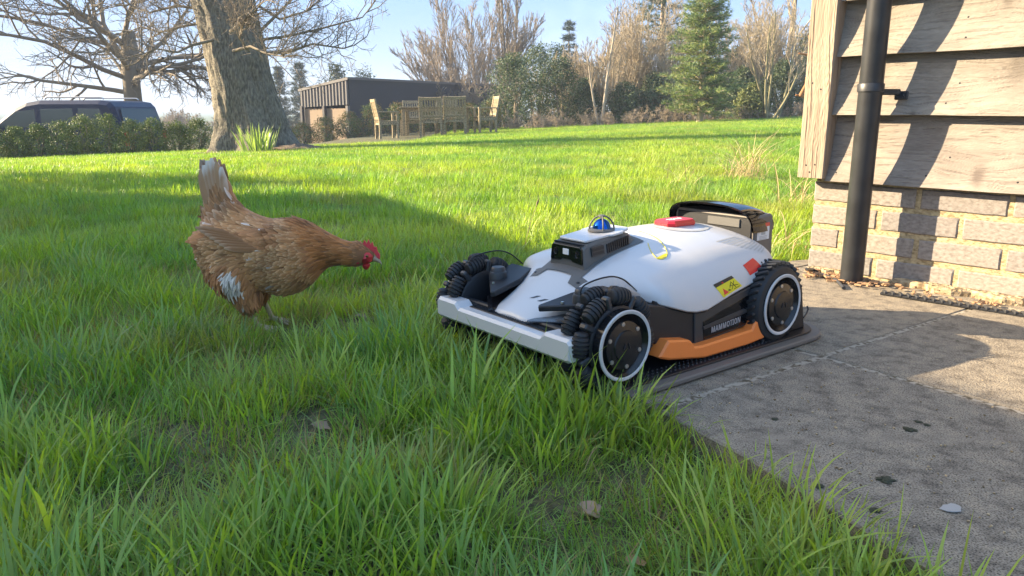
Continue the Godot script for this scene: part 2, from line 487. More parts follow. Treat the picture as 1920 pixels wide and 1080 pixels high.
# ---------------------------------------------------------------- timber outbuilding on a brick plinth
func wall_at(u: float, y: float, n: float) -> Vector3: return CORNER + WU * u + WN * n + Vector3.UP * y
func outbuilding():
	var t := thing("timber_outbuilding", "weatherboarded timber outbuilding on a grey brick plinth", "building", CORNER)
	var bs := Basis(WU, Vector3.UP, WN)
	t.basis = bs
	var b := MB.new()
	b.box(Vector3(1.402, 0.10, -1.1883), Vector3(2.792, 0.44, 2.40))
	obj("mortar", b, M.mortar, t)
	# bricks: front and the gable return; courses of 75 mm with ragged arrises
	var meshes := {}
	var lay := [[[0.0, 0.218], [0.23, 0.462], [0.472, 0.70], [0.71, 0.93], [0.94, 1.17], [1.18, 1.41]], [[0.0, 0.1], [0.112, 0.338], [0.35, 0.58], [0.59, 0.82], [0.83, 1.06], [1.07, 1.3]], [[0.0, 0.218], [0.23, 0.458], [0.468, 0.70], [0.71, 0.93], [0.94, 1.17], [1.18, 1.41]], [[0.0, 0.125], [0.14, 0.33], [0.342, 0.58], [0.59, 0.82], [0.83, 1.06], [1.07, 1.3]]]
	for row in 4:
		var list: Array = lay[row].duplicate()
		var e: float = list[-1][1] + 0.011
		while e < 2.7:
			list.append([e, e + 0.22]); e += 0.231
		for q in list:
			brick(t, meshes, q[0], q[1], 0.005 + row * 0.077, true)
		e = 0.115 if row % 2 == 0 else 0.0
		while e < 2.3:
			brick(t, meshes, -e - 0.218, -e, 0.005 + row * 0.077, false); e += 0.231
	# weatherboards, tilted: bottom edge proud of the board below
	var ys := [0.308, 0.518, 0.698, 0.866, 1.05, 1.235, 1.42, 1.61, 1.80, 1.985, 2.17]
	for k in ys.size():
		var y0: float = ys[k]
		var y1: float = (ys[k + 1] if k + 1 < ys.size() else 2.36) + 0.03
		board(t, y0, y1, 0.05, 2.78, M[["board_c", "board_b", "board_a"][k % 3]], k)
		for q in [[0.085, 0.028], [0.36 + 0.03 * (k % 3), 0.034], [0.415, 0.09], [0.60 + 0.02 * (k % 2), 0.03], [0.95, 0.03], [1.3, 0.032], [1.7, 0.03]]:
			var yy: float = y0 + q[1]
			var tt := (y1 - yy) / (y1 - y0)
			var nl := MB.new()
			nl.lathe([Vector2(0.0, 0.0006), Vector2(0.0024, 0.0005), Vector2(0.0030, -0.001)], Transform3D(Basis(Vector3.RIGHT, PI / 2), Vector3(q[0], yy, 0.0125 + 0.040 * tt * tt)), 8)
			obj("nail_head", nl, M.dark_plastic, t)
	for k in ys.size():
		var bb := MB.new()
		var y1: float = (ys[k + 1] if k + 1 < ys.size() else 2.36) + 0.02
		bb.box(Vector3(-0.016, (ys[k] + y1) / 2, -1.25), Vector3(0.022, y1 - ys[k], 2.3), Basis(Vector3.BACK, -0.12), 0.002)
		obj("cladding_board", bb, M.board_a, t)
	# corner post and the sill behind the boards
	var pb := MB.new()
	var px := [-0.037, 0.055]
	var rows := []
	for side in [[px[0], -0.02], [px[0], 0.064], [px[0] + 0.004, 0.068], [px[1] - 0.004, 0.068], [px[1], 0.064], [px[1], -0.02]]:
		var r := PackedVector3Array()
		for i in 9: r.append(Vector3(side[0] + 0.0012 * sin(i * 2.1), 0.316 + 2.06 * i / 8.0, side[1]))
		rows.append(r)
	for s in rows.size() - 1:
		for i in 8:
			var v0 := 0.02 + 0.2 * s
			pb.quad(rows[s][i], rows[s + 1][i], rows[s + 1][i + 1], rows[s][i + 1], Vector2(0.5 * i / 8.0 + 0.43, v0), Vector2(0.5 * i / 8.0 + 0.43, v0 + 0.19), Vector2(0.5 * (i + 1) / 8.0 + 0.43, v0 + 0.19), Vector2(0.5 * (i + 1) / 8.0 + 0.43, v0))
	pb.quad(rows[0][0], rows[5][0], rows[4][0], rows[1][0])
	obj("corner_post", pb, M.post_wood, t)
	for q in [[-0.008, 0.357], [0.022, 0.36], [0.006, 0.335], [0.02, 0.60], [-0.01, 0.62]]:
		var nb := MB.new()
		nb.lathe([Vector2(0.0, 0.0012), Vector2(0.0022, 0.001), Vector2(0.0028, 0)], Transform3D(Basis(Vector3.RIGHT, PI / 2), Vector3(q[0], q[1], 0.0685)), 8)
		obj("nail_head", nb, M.dark_plastic, t)
	var ib := MB.new()
	ib.box(Vector3(1.38, 1.34, -1.22), Vector3(2.72, 2.06, 2.34))
	obj("inner_wall", ib, M.board_a, t)
	var rb := MB.new()
	rb.prism(PackedVector2Array([Vector2(0.22, 2.36), Vector2(-2.66, 2.36), Vector2(-2.66, 2.44), Vector2(-1.22, 3.25), Vector2(0.22, 2.44)]), -0.15, 2.9, Transform3D(Basis(Vector3.BACK, Vector3.UP, Vector3.RIGHT), Vector3.ZERO))
	obj("roof", rb, M.slab_1, t)
func brick(t: Node, meshes: Dictionary, u0: float, u1: float, y0: float, front: bool):
	var len_ := u1 - u0
	var key := "%d" % roundi(len_ * 1000)
	var pick := rng.randi() % 2
	key += "_%d" % pick
	if not meshes.has(key):
		var b := MB.new()
		var rows := []
		# a slightly bulging block: outline rings from back to worn face
		var f := FastNoiseLite.new()
		f.seed = 7 + pick * 31 + roundi(len_ * 1000); f.frequency = 30.0
		for ring in [[0.0, 0.0], [0.0, 0.092], [0.0025, 0.0995], [0.006, 0.102]]:
			var r := PackedVector3Array()
			var hx: float = len_ / 2 - ring[0]
			var hy: float = 0.0325 - ring[0]
			var N := 8
			for e in 4:
				for q in (N if e % 2 == 0 else 3):
					var tt := float(q) / (N if e % 2 == 0 else 3)
					var x: float = [lerpf(-hx, hx, tt), hx, lerpf(hx, -hx, tt), -hx][e]
					var y: float = [-hy, lerpf(-hy, hy, tt), hy, lerpf(hy, -hy, tt)][e]
					var w := 0.0016 * f.get_noise_3d(x, y, e)
					r.append(Vector3(x + w * signf(x), y + w * 1.4 * signf(y), ring[1] - 0.102 + w * 0.6))
			rows.append(r)
		b.grid(rows, true)
		b.fan(Array(rows[3]))
		meshes[key] = b.mesh()
	var m: Material = M["brick_%d" % (rng.randi() % 4)]
	var bs := Basis(Vector3.BACK, R(-0.004, 0.004))
	var proud := R(0.0085, 0.0105)
	if front: put("brick", meshes[key], m, t, Transform3D(bs, Vector3((u0 + u1) / 2, y0 + 0.0325, proud + 0.0060)))
	else: put("brick", meshes[key], m, t, Transform3D(Basis(Vector3.UP, -PI / 2) * bs, Vector3(-proud, y0 + 0.0325, (u0 + u1) / 2 - 0.004)))
func board(t: Node, y0: float, y1: float, u0: float, u1: float, m: Material, seed_: int):
	var b := MB.new()
	var f := FastNoiseLite.new()
	f.seed = seed_ + 5; f.frequency = 1.2
	var rows := []
	var U := 40
	# profile from the top back edge down the face to the sawn lower edge
	for k in 9:
		var r := PackedVector3Array()
		for i in U + 1:
			var u := lerpf(u0, u1, float(i) / U)
			var wav := 0.004 * f.get_noise_2d(u * 2.2, 0.0)
			var tt := k / 6.0
			if k <= 6:
				r.append(Vector3(u, lerpf(y1, y0 + wav, tt), 0.012 + 0.040 * tt * tt))
			elif k == 7: r.append(Vector3(u, y0 + wav - 0.001, 0.049))
			else: r.append(Vector3(u, y0 + wav, 0.028))
		rows.append(r)
	var off := 0.31 * (seed_ / 3)
	for k in 8:
		var pr: Array = [rows[k], rows[k + 1]]
		var kk := b.v.size()
		b.grid(pr, false)
		for i in b.v.size() - kk:
			var q := i % (U + 1)
			b.uv[kk + i] = Vector2((float(q) / U) * (u1 - u0) / 1.36 + off, 0.02 + 0.96 * clampf((k + i / (U + 1)) / 8.0, 0, 1))
	# smooth the face
	for k in range(0, 6):
		for i in U + 1:
			var a := (k * 2) * (U + 1) + (U + 1) + i
			var c2 := (k * 2 + 2) * (U + 1) + i
			if k < 5:
				var nn := (b.n[a] + b.n[c2]).normalized()
				b.n[a] = nn; b.n[c2] = nn
	obj("cladding_board", b, m, t)
func downpipe():
	var t := thing("downpipe", "dark grey plastic rainwater downpipe clipped to the weatherboards", "pipe", wall_at(0.206, 0, 0.1226))
	t.basis = Basis(WU, Vector3.UP, WN)
	var b := MB.new()
	b.lathe([Vector2(0.029, 0.014), Vector2(0.0335, 0.012), Vector2(0.034, 0.014), Vector2(0.034, 2.40)], Transform3D.IDENTITY, 40)
	b.lathe([Vector2(0.030, 2.40), Vector2(0.030, 0.014)], Transform3D.IDENTITY, 40)
	obj("pipe", b, M.pipe_plastic, t)
	for y in [0.598, 1.9]:
		b = MB.new()
		b.lathe([Vector2(0.034, y - 0.0125), Vector2(0.0375, y - 0.011), Vector2(0.038, y + 0.010), Vector2(0.0365, y + 0.0125), Vector2(0.034, y + 0.0125)], Transform3D.IDENTITY, 40)
		var c := obj("clip", b, M.pipe_plastic, t)
		b = MB.new()
		b.box(Vector3(0.040, y - 0.012, -0.042), Vector3(0.012, 0.018, 0.065), Basis(Vector3.UP, -0.55), 0.003)
		b.box(Vector3(0.062, y - 0.022, -0.070), Vector3(0.040, 0.026, 0.008), Basis.IDENTITY, 0.003)
		b.lathe([Vector2(0, 0.004), Vector2(0.005, 0.003), Vector2(0.006, 0)], Transform3D(Basis(Vector3.RIGHT, PI / 2), Vector3(0.07, y - 0.022, -0.066)), 10)
		obj("bracket", b, M.pipe_plastic, c)
# ---------------------------------------------------------------- lawn
func blade(b: MB, at: Vector3, az: float, lean: float, length: float, width: float, segs: int, curl: float):
	var dir := Vector3(sin(az), 0, cos(az))
	var side := Vector3(cos(az), 0, -sin(az)).rotated(Vector3.UP, R(-0.6, 0.6))
	var p := at
	var ang := lean
	var k := b.v.size()
	var fold := 0.12
	for i in segs + 1:
		var t := float(i) / segs
		var w := width * 0.5 * (0.75 + 0.5 * t) * (1.0 - pow(t, 3.0)) + 0.00005
		var tang := dir * sin(ang) + Vector3.UP * cos(ang)
		var nn := (tang.cross(side)).normalized()
		b.vert(p - side * w, (nn - side * fold).normalized(), Vector2(0, t))
		b.vert(p + side * w, (nn + side * fold).normalized(), Vector2(1, t))
		p += tang * (length / segs)
		ang += curl / segs
	for i in segs:
		var q := k + i * 2
		for j in [q, q + 1, q + 3, q, q + 3, q + 2]: b.ix.append(j)
func tuft(count: int, rad: float, lo: float, hi: float, wd: float, lean: float, curl: float, segs: int, combed := -9.0) -> ArrayMesh:
	var b := MB.new()
	for i in count:
		var a := R(0, TAU)
		var r := rad * sqrt(R(0, 1))
		var q := R(0.62, 1.35)
		b.col = Color(q * R(0.85, 1.2), q, q * R(0.7, 1.25))
		if rng.randf() < 0.04: b.col = Color(1.55, 0.95, 1.9) * R(0.8, 1.1)
		var az := a + R(-0.9, 0.9)
		if combed > -5.0: az = combed + R(-0.7, 0.7)
		blade(b, Vector3(sin(a) * r, -0.008, cos(a) * r), az, R(0.02, lean), R(lo, hi), wd * R(0.65, 1.3), segs, R(0.1, curl))
	return b.mesh()
func scatter(parent: Node, called: String, meshes: Array, spots: Array, m: Material):
	# spots: [mesh index, Transform3D, Color]
	for k in meshes.size():
		var mine := []
		for s in spots:
			if s[0] == k: mine.append(s)
		if mine.is_empty(): continue
		var mm := MultiMesh.new()
		mm.transform_format = MultiMesh.TRANSFORM_3D
		mm.use_colors = true
		mm.mesh = meshes[k]
		mm.instance_count = mine.size()
		for i in mine.size():
			mm.set_instance_transform(i, mine[i][1]); mm.set_instance_color(i, mine[i][2])
		var o := MultiMeshInstance3D.new()
		o.multimesh = mm; o.material_override = m
		o.name = called
		o.set_meta("kind", "stuff")
		parent.add_child(o, true)
const BARE := [[-0.35, -1.32, 0.09], [-0.62, -0.98, 0.035], [-0.8, -1.5, 0.04], [0.05, -1.0, 0.03], [-0.2, -0.85, 0.03], [-1.1, -1.6, 0.05], [-0.40, -2.02, 0.06], [-0.95, -1.06, 0.05], [0.17, -1.12, 0.04]]
func grass_colour(n1: FastNoiseLite, x: float, z: float) -> Color:
	var q := n1.get_noise_2d(x * 1.1, z * 1.1)
	var w := n1.get_noise_2d(x * 4.3 + 50, z * 4.3)
	var c := Color(0.285, 0.465, 0.115).lerp(Color(0.48, 0.60, 0.135), clampf(0.5 + q * 1.3, 0, 1)).lerp(Color(0.195, 0.385, 0.15), clampf(w * 1.4, 0, 0.8))
	c = c.lerp(Color(0.46, 0.45, 0.19), 0.55 * smoothstep(0.15, 0.5, n1.get_noise_2d(x * 2.3 + 90, z * 2.3 + 40)))
	var k := R(0.82, 1.18)
	return Color(c.r * k, c.g * k, c.b * k)
func lawn():
	var root := Node3D.new()
	root.name = "lawn_grass"; add_child(root)
	tag(root, "bright green lawn of long uneven grass", "grass", "", "stuff")
	var n1 := FastNoiseLite.new()
	n1.seed = 4; n1.frequency = 0.8; n1.fractal_octaves = 3
	var A := []
	A.append(tuft(26, 0.034, 0.024, 0.066, 0.0022, 0.75, 1.0, 4))
	A.append(tuft(26, 0.032, 0.028, 0.078, 0.0020, 0.55, 0.9, 4))
	A.append(tuft(22, 0.038, 0.030, 0.088, 0.0024, 1.05, 1.2, 5))
	A.append(tuft(28, 0.040, 0.016, 0.044, 0.0019, 1.1, 1.3, 4))
	A.append(tuft(14, 0.034, 0.050, 0.110, 0.0032, 0.75, 1.2, 5))
	A.append(tuft(22, 0.036, 0.040, 0.095, 0.0025, 1.35, 0.5, 4, 1.2))
	A.append(tuft(9, 0.034, 0.050, 0.120, 0.0040, 0.95, 1.3, 5))
	var spots := []
	var d := 0.40
	# near lawn: jittered rows, denser close by
	var step := 0.027
	while d < 3.0:
		var hw := d * 0.80 + 0.25
		var x := -hw
		while x < hw:
			var px := x + R(-0.016, 0.016)
			var pz := -d + R(-0.016, 0.016)
			x += step
			var op := on_patio(px, pz)
			if op > 0.004 or in_building(px, pz): continue
			var skip := false
			for bs in BARE:
				if Vector2(px - bs[0], (pz - bs[1])).length() < bs[2] * R(0.6, 1.1): skip = true
			if skip: continue
			var clump := n1.get_noise_2d(px * 3.1 + 20, pz * 3.1)
			var s := 0.70 + 0.62 * clampf(0.5 + clump * 1.6, 0, 1)
			s *= lerpf(0.82, 1.0, smoothstep(0.12, 0.45, Vector2(px + 0.52, pz + 1.93).length())) * lerpf(1.35, 1.0, smoothstep(0.05, 0.25, Geometry2D.get_closest_point_to_segment(Vector2(px, pz), Vector2(-0.22, -1.62), Vector2(0.20, -1.20)).distance_to(Vector2(px, pz))))
			var pick := 0
			var r := rng.randf()
			if clump > 0.16: pick = [1, 4, 2, 6][int(r * 4)]
			elif clump < -0.10: pick = [3, 3, 5, 3][int(r * 4)]
			else: pick = [0, 1, 2, 5, 0, 6][int(r * 6)]
			if op > -0.10: s *= 0.82
			var fd := Geometry2D.get_closest_point_to_segment(Vector2(px, pz), Vector2(-0.24, -1.66), Vector2(0.16, -1.26)).distance_to(Vector2(px, pz))
			if fd < 0.10:
				pick = [1, 4, 2, 6][int(rng.randf() * 4)]
				s = maxf(s, 1.2 if fd > 0.06 else 1.5)
			if r > 0.985: s *= 1.3
			var bs2 := Basis(Vector3.UP, R(0, TAU) if pick != 5 else n1.get_noise_2d(px * 2, pz * 2 + 70) * 6.0) * Basis(Vector3.RIGHT, R(-0.15, 0.15))
			spots.append([pick, Transform3D(bs2.scaled(Vector3(s, s * R(0.85, 1.12), s)), Vector3(px, th(px, pz), pz)), grass_colour(n1, px, pz)])
		d += step
	# dead thatch lying between the blades
	A.append(tuft(14, 0.05, 0.025, 0.070, 0.0017, 1.50, 0.25, 3))
	for k in 1700:
		var dd := 0.45 + 2.3 * sqrt(rng.randf())
		var px := R(-1, 1) * (dd * 0.80 + 0.2)
		if on_patio(px, -dd) > -0.005 or in_building(px, -dd): continue
		var q := R(0.6, 1.15)
		spots.append([7, Transform3D(Basis(Vector3.UP, R(0, TAU)), Vector3(px, th(px, -dd) + R(0.004, 0.022), -dd)), Color(0.44 * q, 0.35 * q, 0.19 * q)])
	scatter(root, "near_grass", A, spots, M.grass)
	# middle distance
	var Bm := []
	Bm.append(tuft(34, 0.06, 0.03, 0.075, 0.0034, 0.7, 0.9, 3))
	Bm.append(tuft(34, 0.06, 0.035, 0.095, 0.0034, 0.55, 0.9, 3))
	Bm.append(tuft(34, 0.07, 0.025, 0.065, 0.0032, 0.9, 1.1, 3))
	spots = []
	d = 3.0
	while d < 9.0:
		step = 0.055 + (d - 3.0) * 0.006
		var hw := d * 0.76 + 0.5
		var x := -hw
		while x < hw:
			var px := x + R(-0.03, 0.03)
			var pz := -d + R(-0.03, 0.03)
			x += step
			if in_building(px, pz): continue
			var clump := n1.get_noise_2d(px * 1.6 + 20, pz * 1.6)
			var s := 0.75 + 0.6 * clampf(0.5 + clump * 1.4, 0, 1)
			spots.append([rng.randi() % 3, Transform3D(Basis(Vector3.UP, R(0, TAU)).scaled(Vector3(s, s * R(0.8, 1.15), s)), Vector3(px, th(px, pz), pz)), grass_colour(n1, px * 0.6, pz * 0.6)])
		d += step
	scatter(root, "middle_grass", Bm, spots, M.grass)
	var C := []
	C.append(tuft(40, 0.14, 0.03, 0.065, 0.006, 0.6, 0.8, 2))
	C.append(tuft(40, 0.14, 0.03, 0.08, 0.006, 0.5, 0.8, 2))
	spots = []
	d = 9.0
	while d < 30.0:
		step = 0.10 + (d - 9.0) * 0.004
		var hw := d * 0.72 + 0.6
		var x := -hw
		while x < hw:
			var px := x + R(-0.06, 0.06)
			var pz := -d + R(-0.06, 0.06)
			x += step
			if d > 15.8 and px < -2.0: continue
			var s := R(0.8, 1.2)
			spots.append([rng.randi() % 2, Transform3D(Basis(Vector3.UP, R(0, TAU)).scaled(Vector3(s, s * R(0.8, 1.15), s)), Vector3(px, th(px, pz), pz)), grass_colour(n1, px * 0.4, pz * 0.4)])
		d += step
	scatter(root, "far_grass", C, spots, M.grass)
# ---------------------------------------------------------------- robot mower (local x forward, -z towards the viewer)
const SH := [[0.326, 0.118, 0.110, 0.046], [0.322, 0.124, 0.107, 0.068], [0.308, 0.132, 0.107, 0.085], [0.285, 0.143, 0.111, 0.096], [0.25, 0.160, 0.124, 0.104], [0.22, 0.176, 0.138, 0.112], [0.195, 0.190, 0.15, 0.123], [0.17, 0.201, 0.158, 0.146], [0.145, 0.212, 0.16, 0.192], [0.118, 0.222, 0.153, 0.237], [0.09, 0.231, 0.144, 0.251], [0.05, 0.242, 0.131, 0.257], [0.02, 0.249, 0.125, 0.258], [-0.015, 0.255, 0.124, 0.258], [-0.05, 0.259, 0.132, 0.257], [-0.1, 0.262, 0.144, 0.255], [-0.15, 0.263, 0.153, 0.252], [-0.2, 0.262, 0.161, 0.248], [-0.24, 0.26, 0.168, 0.242], [-0.275, 0.256, 0.175, 0.232], [-0.3, 0.25, 0.18, 0.218], [-0.312, 0.232, 0.184, 0.205]]
func sh_at(x: float) -> Array:
	for i in SH.size() - 1:
		if x <= SH[i][0] and x >= SH[i + 1][0]:
			var t: float = (SH[i][0] - x) / (SH[i][0] - SH[i + 1][0])
			return [lerpf(SH[i][1], SH[i + 1][1], t), lerpf(SH[i][2], SH[i + 1][2], t), lerpf(SH[i][3], SH[i + 1][3], t)]
	return [SH[-1][1], SH[-1][2], SH[-1][3]] if x < 0 else [SH[0][1], SH[0][2], SH[0][3]]
const PROFILE := [[0.0, 1.0], [0.15, 0.985], [0.30, 0.94], [0.45, 0.872], [0.60, 0.78], [0.74, 0.665], [0.86, 0.52], [0.94, 0.35], [0.985, 0.16], [1.0, 0.0]]
func profile(t: float) -> Vector2:
	var f := clampf(t, 0.0, 1.0) * 9.0
	var i := mini(int(f), 8)
	var u := f - i
	var q := []
	for k in 4:
		var e: Array = PROFILE[clampi(i + k - 1, 0, 9)]
		q.append(Vector2(e[0] * (-1.0 if i == 0 and k == 0 else 1.0), e[1]))
	if i == 0: q[0] = Vector2(-0.15, 0.985)
	var p: Vector2 = q[1].cubic_interpolate(q[2], q[0], q[3], u)
	return Vector2(clampf(p.x, 0.0, 1.0), clampf(p.y, 0.0, 1.0))
func sh_p(x: float, t: float, off := 0.0) -> Vector3:   # t from -1 (far side) to 1 (near side)
	var s := sh_at(x)
	var boxy := smoothstep(0.16, 0.02, x)
	var a := absf(t) * PI / 2
	var e := Vector2(sin(a), pow(cos(a), 0.8)).lerp(profile(absf(t)), boxy)
	return Vector3(x, s[1] + (s[0] - s[1]) * e.y + off * cos(a), -signf(t) * (s[2] + off) * e.x)
func sh_t(x: float, y: float) -> float:
	var lo := 0.0
	var hi := 1.0
	for i in 24:
		var m := (lo + hi) / 2
		if sh_p(x, m).y > y: lo = m
		else: hi = m
	return lo
func drape(b: MB, pts: Array, off: float, n := 8):   # pts: four corners in (x, t)
	var rows := []
	for i in n + 1:
		var r := PackedVector3Array()
		for j in n + 1:
			var p: Vector2 = pts[0].lerp(pts[1], float(j) / n).lerp(pts[3].lerp(pts[2], float(j) / n), float(i) / n)
			r.append(sh_p(p.x, p.y, off))
		rows.append(r)
	b.grid(rows)
func text_part(s: String, parent: Node, called: String, width: float, at: Transform3D, m: Material, squash := 1.0, depth := 0.0006):
	var tm := TextMesh.new()
	var f := SystemFont.new()
	f.font_names = PackedStringArray(["Droid Sans"])
	f.font_weight = 700
	tm.font = f; tm.text = s; tm.font_size = 48; tm.pixel_size = 0.01; tm.depth = 0.02; tm.curve_step = 1.0
	var w := tm.get_aabb().size.x
	var k := width / maxf(w, 0.01)
	var o := MeshInstance3D.new()
	o.mesh = tm; o.material_override = m
	o.name = called
	parent.add_child(o, true)
	o.transform = at * Transform3D(Basis.from_scale(Vector3(k, k * squash, depth / 0.02)), Vector3.ZERO)
	return o
func N(xf: float, y: float, zn: float) -> Vector3: return Vector3(xf, y, -zn)
func wheel_basis(s: float) -> Basis: return Basis(Vector3.RIGHT, -PI / 2 * s)   # lathe axis points out of the side s
func hub(w: Node, s: float, r: float):
	var xf := Transform3D(wheel_basis(s), Vector3.ZERO)
	var b := MB.new()
	b.lathe([Vector2(r * 0.995, 0.0060), Vector2(r, 0.0070), Vector2(r, 0.0085), Vector2(r * 0.975, 0.0098), Vector2(r * 0.905, 0.0094), Vector2(r * 0.89, 0.0085)], xf, 56)
	obj("rim_ring", b, M.shell_white, w)
	b = MB.new()
	b.lathe([Vector2(r * 0.99, -0.012), Vector2(r * 0.994, 0.0062)], xf, 56)
	b.lathe([Vector2(r * 0.89, 0.0087), Vector2(r * 0.87, 0.0055), Vector2(r * 0.74, -0.006), Vector2(r * 0.72, -0.002), Vector2(r * 0.68, 0.004), Vector2(r * 0.44, 0.0065), Vector2(r * 0.42, 0.0095), Vector2(r * 0.1, 0.0115), Vector2(0.0, 0.0115)], xf, 56)
	obj("hub_disc", b, M.hub_black, w)
	for k in 6:
		var a := TAU * (k + 0.35) / 6
		b = MB.new()
		b.lathe([Vector2(0.0046, 0.0), Vector2(0.0042, 0.0022), Vector2(0.0018, 0.0024), Vector2(0.0014, 0.0012), Vector2(0, 0.0012)], Transform3D(wheel_basis(s), Vector3(cos(a) * r * 0.62, sin(a) * r * 0.62, -s * 0.0045)), 12)
		obj("bolt", b, M.steel, w)
	# small embossed emblem
	b = MB.new()
	for q in [-1, 1]:
		b.box(Vector3(q * 0.006, 0.0, -s * 0.0122), Vector3(0.003, 0.012, 0.0016), Basis(Vector3.BACK, q * 0.35), 0.0004)
	obj("emblem", b, M.dark_plastic, w)
func mower():
	var m: StandardMaterial3D
	m = mat("shell_white", lin(0.55, 0.55, 0.55), 0.30); m.clearcoat_enabled = true; m.clearcoat = 0.25; m.clearcoat_roughness = 0.12
	m = mat("pod_grey", lin(0.115, 0.112, 0.105), 0.55)
	m = mat("glass_black", lin(0.006, 0.006, 0.007), 0.06)
	m = mat("hub_black", lin(0.012, 0.012, 0.013), 0.25)
	m = mat("rubber", lin(0.020, 0.021, 0.023), 0.62)
	m = mat("steel", lin(0.55, 0.54, 0.52), 0.3, 0.9)
	m = mat("orange_plastic", lin(0.95, 0.25, 0.05), 0.42)
	m = mat("signal_red", lin(0.62, 0.012, 0.022), 0.25); m.clearcoat_enabled = true; m.clearcoat = 0.5
	m = mat("reflector_red", lin(0.70, 0.03, 0.03), 0.2)
	m = mat("sticker_yellow", lin(0.78, 0.66, 0.02), 0.5)
	m = mat("print_grey", lin(0.42, 0.42, 0.40), 0.5)
	m = mat("print_black", lin(0.02, 0.02, 0.02), 0.5)
	m = mat("letter_grey", lin(0.36, 0.36, 0.37), 0.4)
	m = mat("trim_grey", lin(0.04, 0.041, 0.044), 0.4)
	m = mat("blue_dome", lin(0.01, 0.10, 0.45), 0.04, 0.9)
	m = mat("smoked_glass", Color(0.16, 0.18, 0.20, 0.30), 0.04); m.transparency = BaseMaterial3D.TRANSPARENCY_ALPHA
	m = mat("clear_cover", Color(0.10, 0.10, 0.12, 0.72), 0.15); m.transparency = BaseMaterial3D.TRANSPARENCY_ALPHA
	m = mat("dock_grey", lin(0.16, 0.14, 0.12), 0.6)
	m = mat("paper_white", lin(0.75, 0.74, 0.72), 0.6)
	var F := Vector3(-0.788, 0, 0.6157)
	var Nn := Vector3(0.6157, 0, 0.788)
	var t := thing("robot_mower", "white robot lawn mower with orange side skid parked on its dock", "robot mower", F * -1.25 + Nn * -1.190, deg_to_rad(218.0))
	t.scale = Vector3(1, 1, 0.908)
	var b := MB.new()
	# --- shell
	var rows := []
	var xs := []
	for i in SH.size() - 1:
		for k in 3: xs.append(lerpf(SH[i][0], SH[i + 1][0], k / 3.0))
	xs.append(SH[-1][0])
	for x in xs:
		var r := PackedVector3Array()
		for j in 49: r.append(sh_p(x, -1.0 + j / 24.0))
		rows.append(r)
	b.grid(rows)
	b.fan(Array(rows[0])); b.fan(Array(rows[-1]), true)
	# turned-in lip along the lower edge
	for s in [1.0, -1.0]:
		var l := []
		for x in xs:
			var p := sh_p(x, s)
			l.append(PackedVector3Array([p, p + Vector3(0, -0.003, s * 0.001), p + Vector3(0, -0.002, s * 0.007)]))
		b.grid(l)
	var shell := obj("shell", b, M.shell_white, t)
	# --- chassis under the shell
	b = MB.new()
	b.prism(PackedVector2Array([Vector2(0.31, 0.075), Vector2(0.325, 0.112), Vector2(0.30, 0.108), Vector2(0.20, 0.142), Vector2(0.13, 0.158), Vector2(-0.29, 0.176), Vector2(-0.325, 0.12), Vector2(-0.30, 0.05), Vector2(0.10, 0.045)]), -0.135, 0.135, Transform3D.IDENTITY, 0.004)
	b.prism(PackedVector2Array([Vector2(0.135, 0.06), Vector2(0.125, 0.158), Vector2(0.03, 0.128), Vector2(-0.02, 0.126), Vector2(-0.175, 0.158), Vector2(-0.185, 0.055), Vector2(0.02, 0.04)]), -0.238, 0.238, Transform3D.IDENTITY, 0.004)
	obj("chassis", b, M.dark_plastic, t)
	for s in [1.0, -1.0]:
		var flip := Basis.from_scale(Vector3(1, 1, -s))   # prism z points out of side s
		# side skirt
		b = MB.new()
		b.prism(PackedVector2Array([Vector2(0.205, 0.166), Vector2(0.12, 0.150), Vector2(0.03, 0.122), Vector2(-0.014, 0.120), Vector2(-0.075, 0.134), Vector2(-0.178, 0.152), Vector2(-0.188, 0.062), Vector2(0.012, 0.044), Vector2(0.10, 0.052), Vector2(0.15, 0.085)]), 0.20, 0.2465, Transform3D(flip, Vector3.ZERO), 0.003)
		var skirt := obj("side_skirt", b, M.dark_plastic, t)
		b = MB.new()
		b.prism(PackedVector2Array([Vector2(0.018, 0.119), Vector2(-0.014, 0.117), Vector2(-0.075, 0.131), Vector2(-0.178, 0.150), Vector2(-0.187, 0.063), Vector2(0.012, 0.046)]), 0.2455, 0.2505, Transform3D(flip, Vector3.ZERO), 0.002)
		obj("frame", b, M.trim_grey, skirt)
		b = MB.new()
		b.prism(PackedVector2Array([Vector2(-0.010, 0.096), Vector2(-0.168, 0.132), Vector2(-0.176, 0.073), Vector2(-0.160, 0.064), Vector2(-0.016, 0.055)]), 0.249, 0.2515, Transform3D(flip, Vector3.ZERO), 0.0008)
		obj("inset", b, M.glass_black, skirt)
		b = MB.new()
		b.prism(PackedVector2Array([Vector2(-0.010, 0.086), Vector2(-0.150, 0.103), Vector2(-0.162, 0.099), Vector2(-0.160, 0.092), Vector2(-0.012, 0.079)]), 0.250, 0.2545, Transform3D(flip, Vector3.ZERO), 0.001)
		obj("bar", b, M.trim_grey, skirt)
		if s > 0:
			text_part("MAMMOTION", skirt, "lettering", 0.100, Transform3D(Basis(Vector3.LEFT, Vector3.UP, Vector3.FORWARD) * Basis(Vector3.BACK, 0.07), N(-0.090, 0.0765, 0.2522)), M.letter_grey, 1.15)
		# orange skid
		b = MB.new()
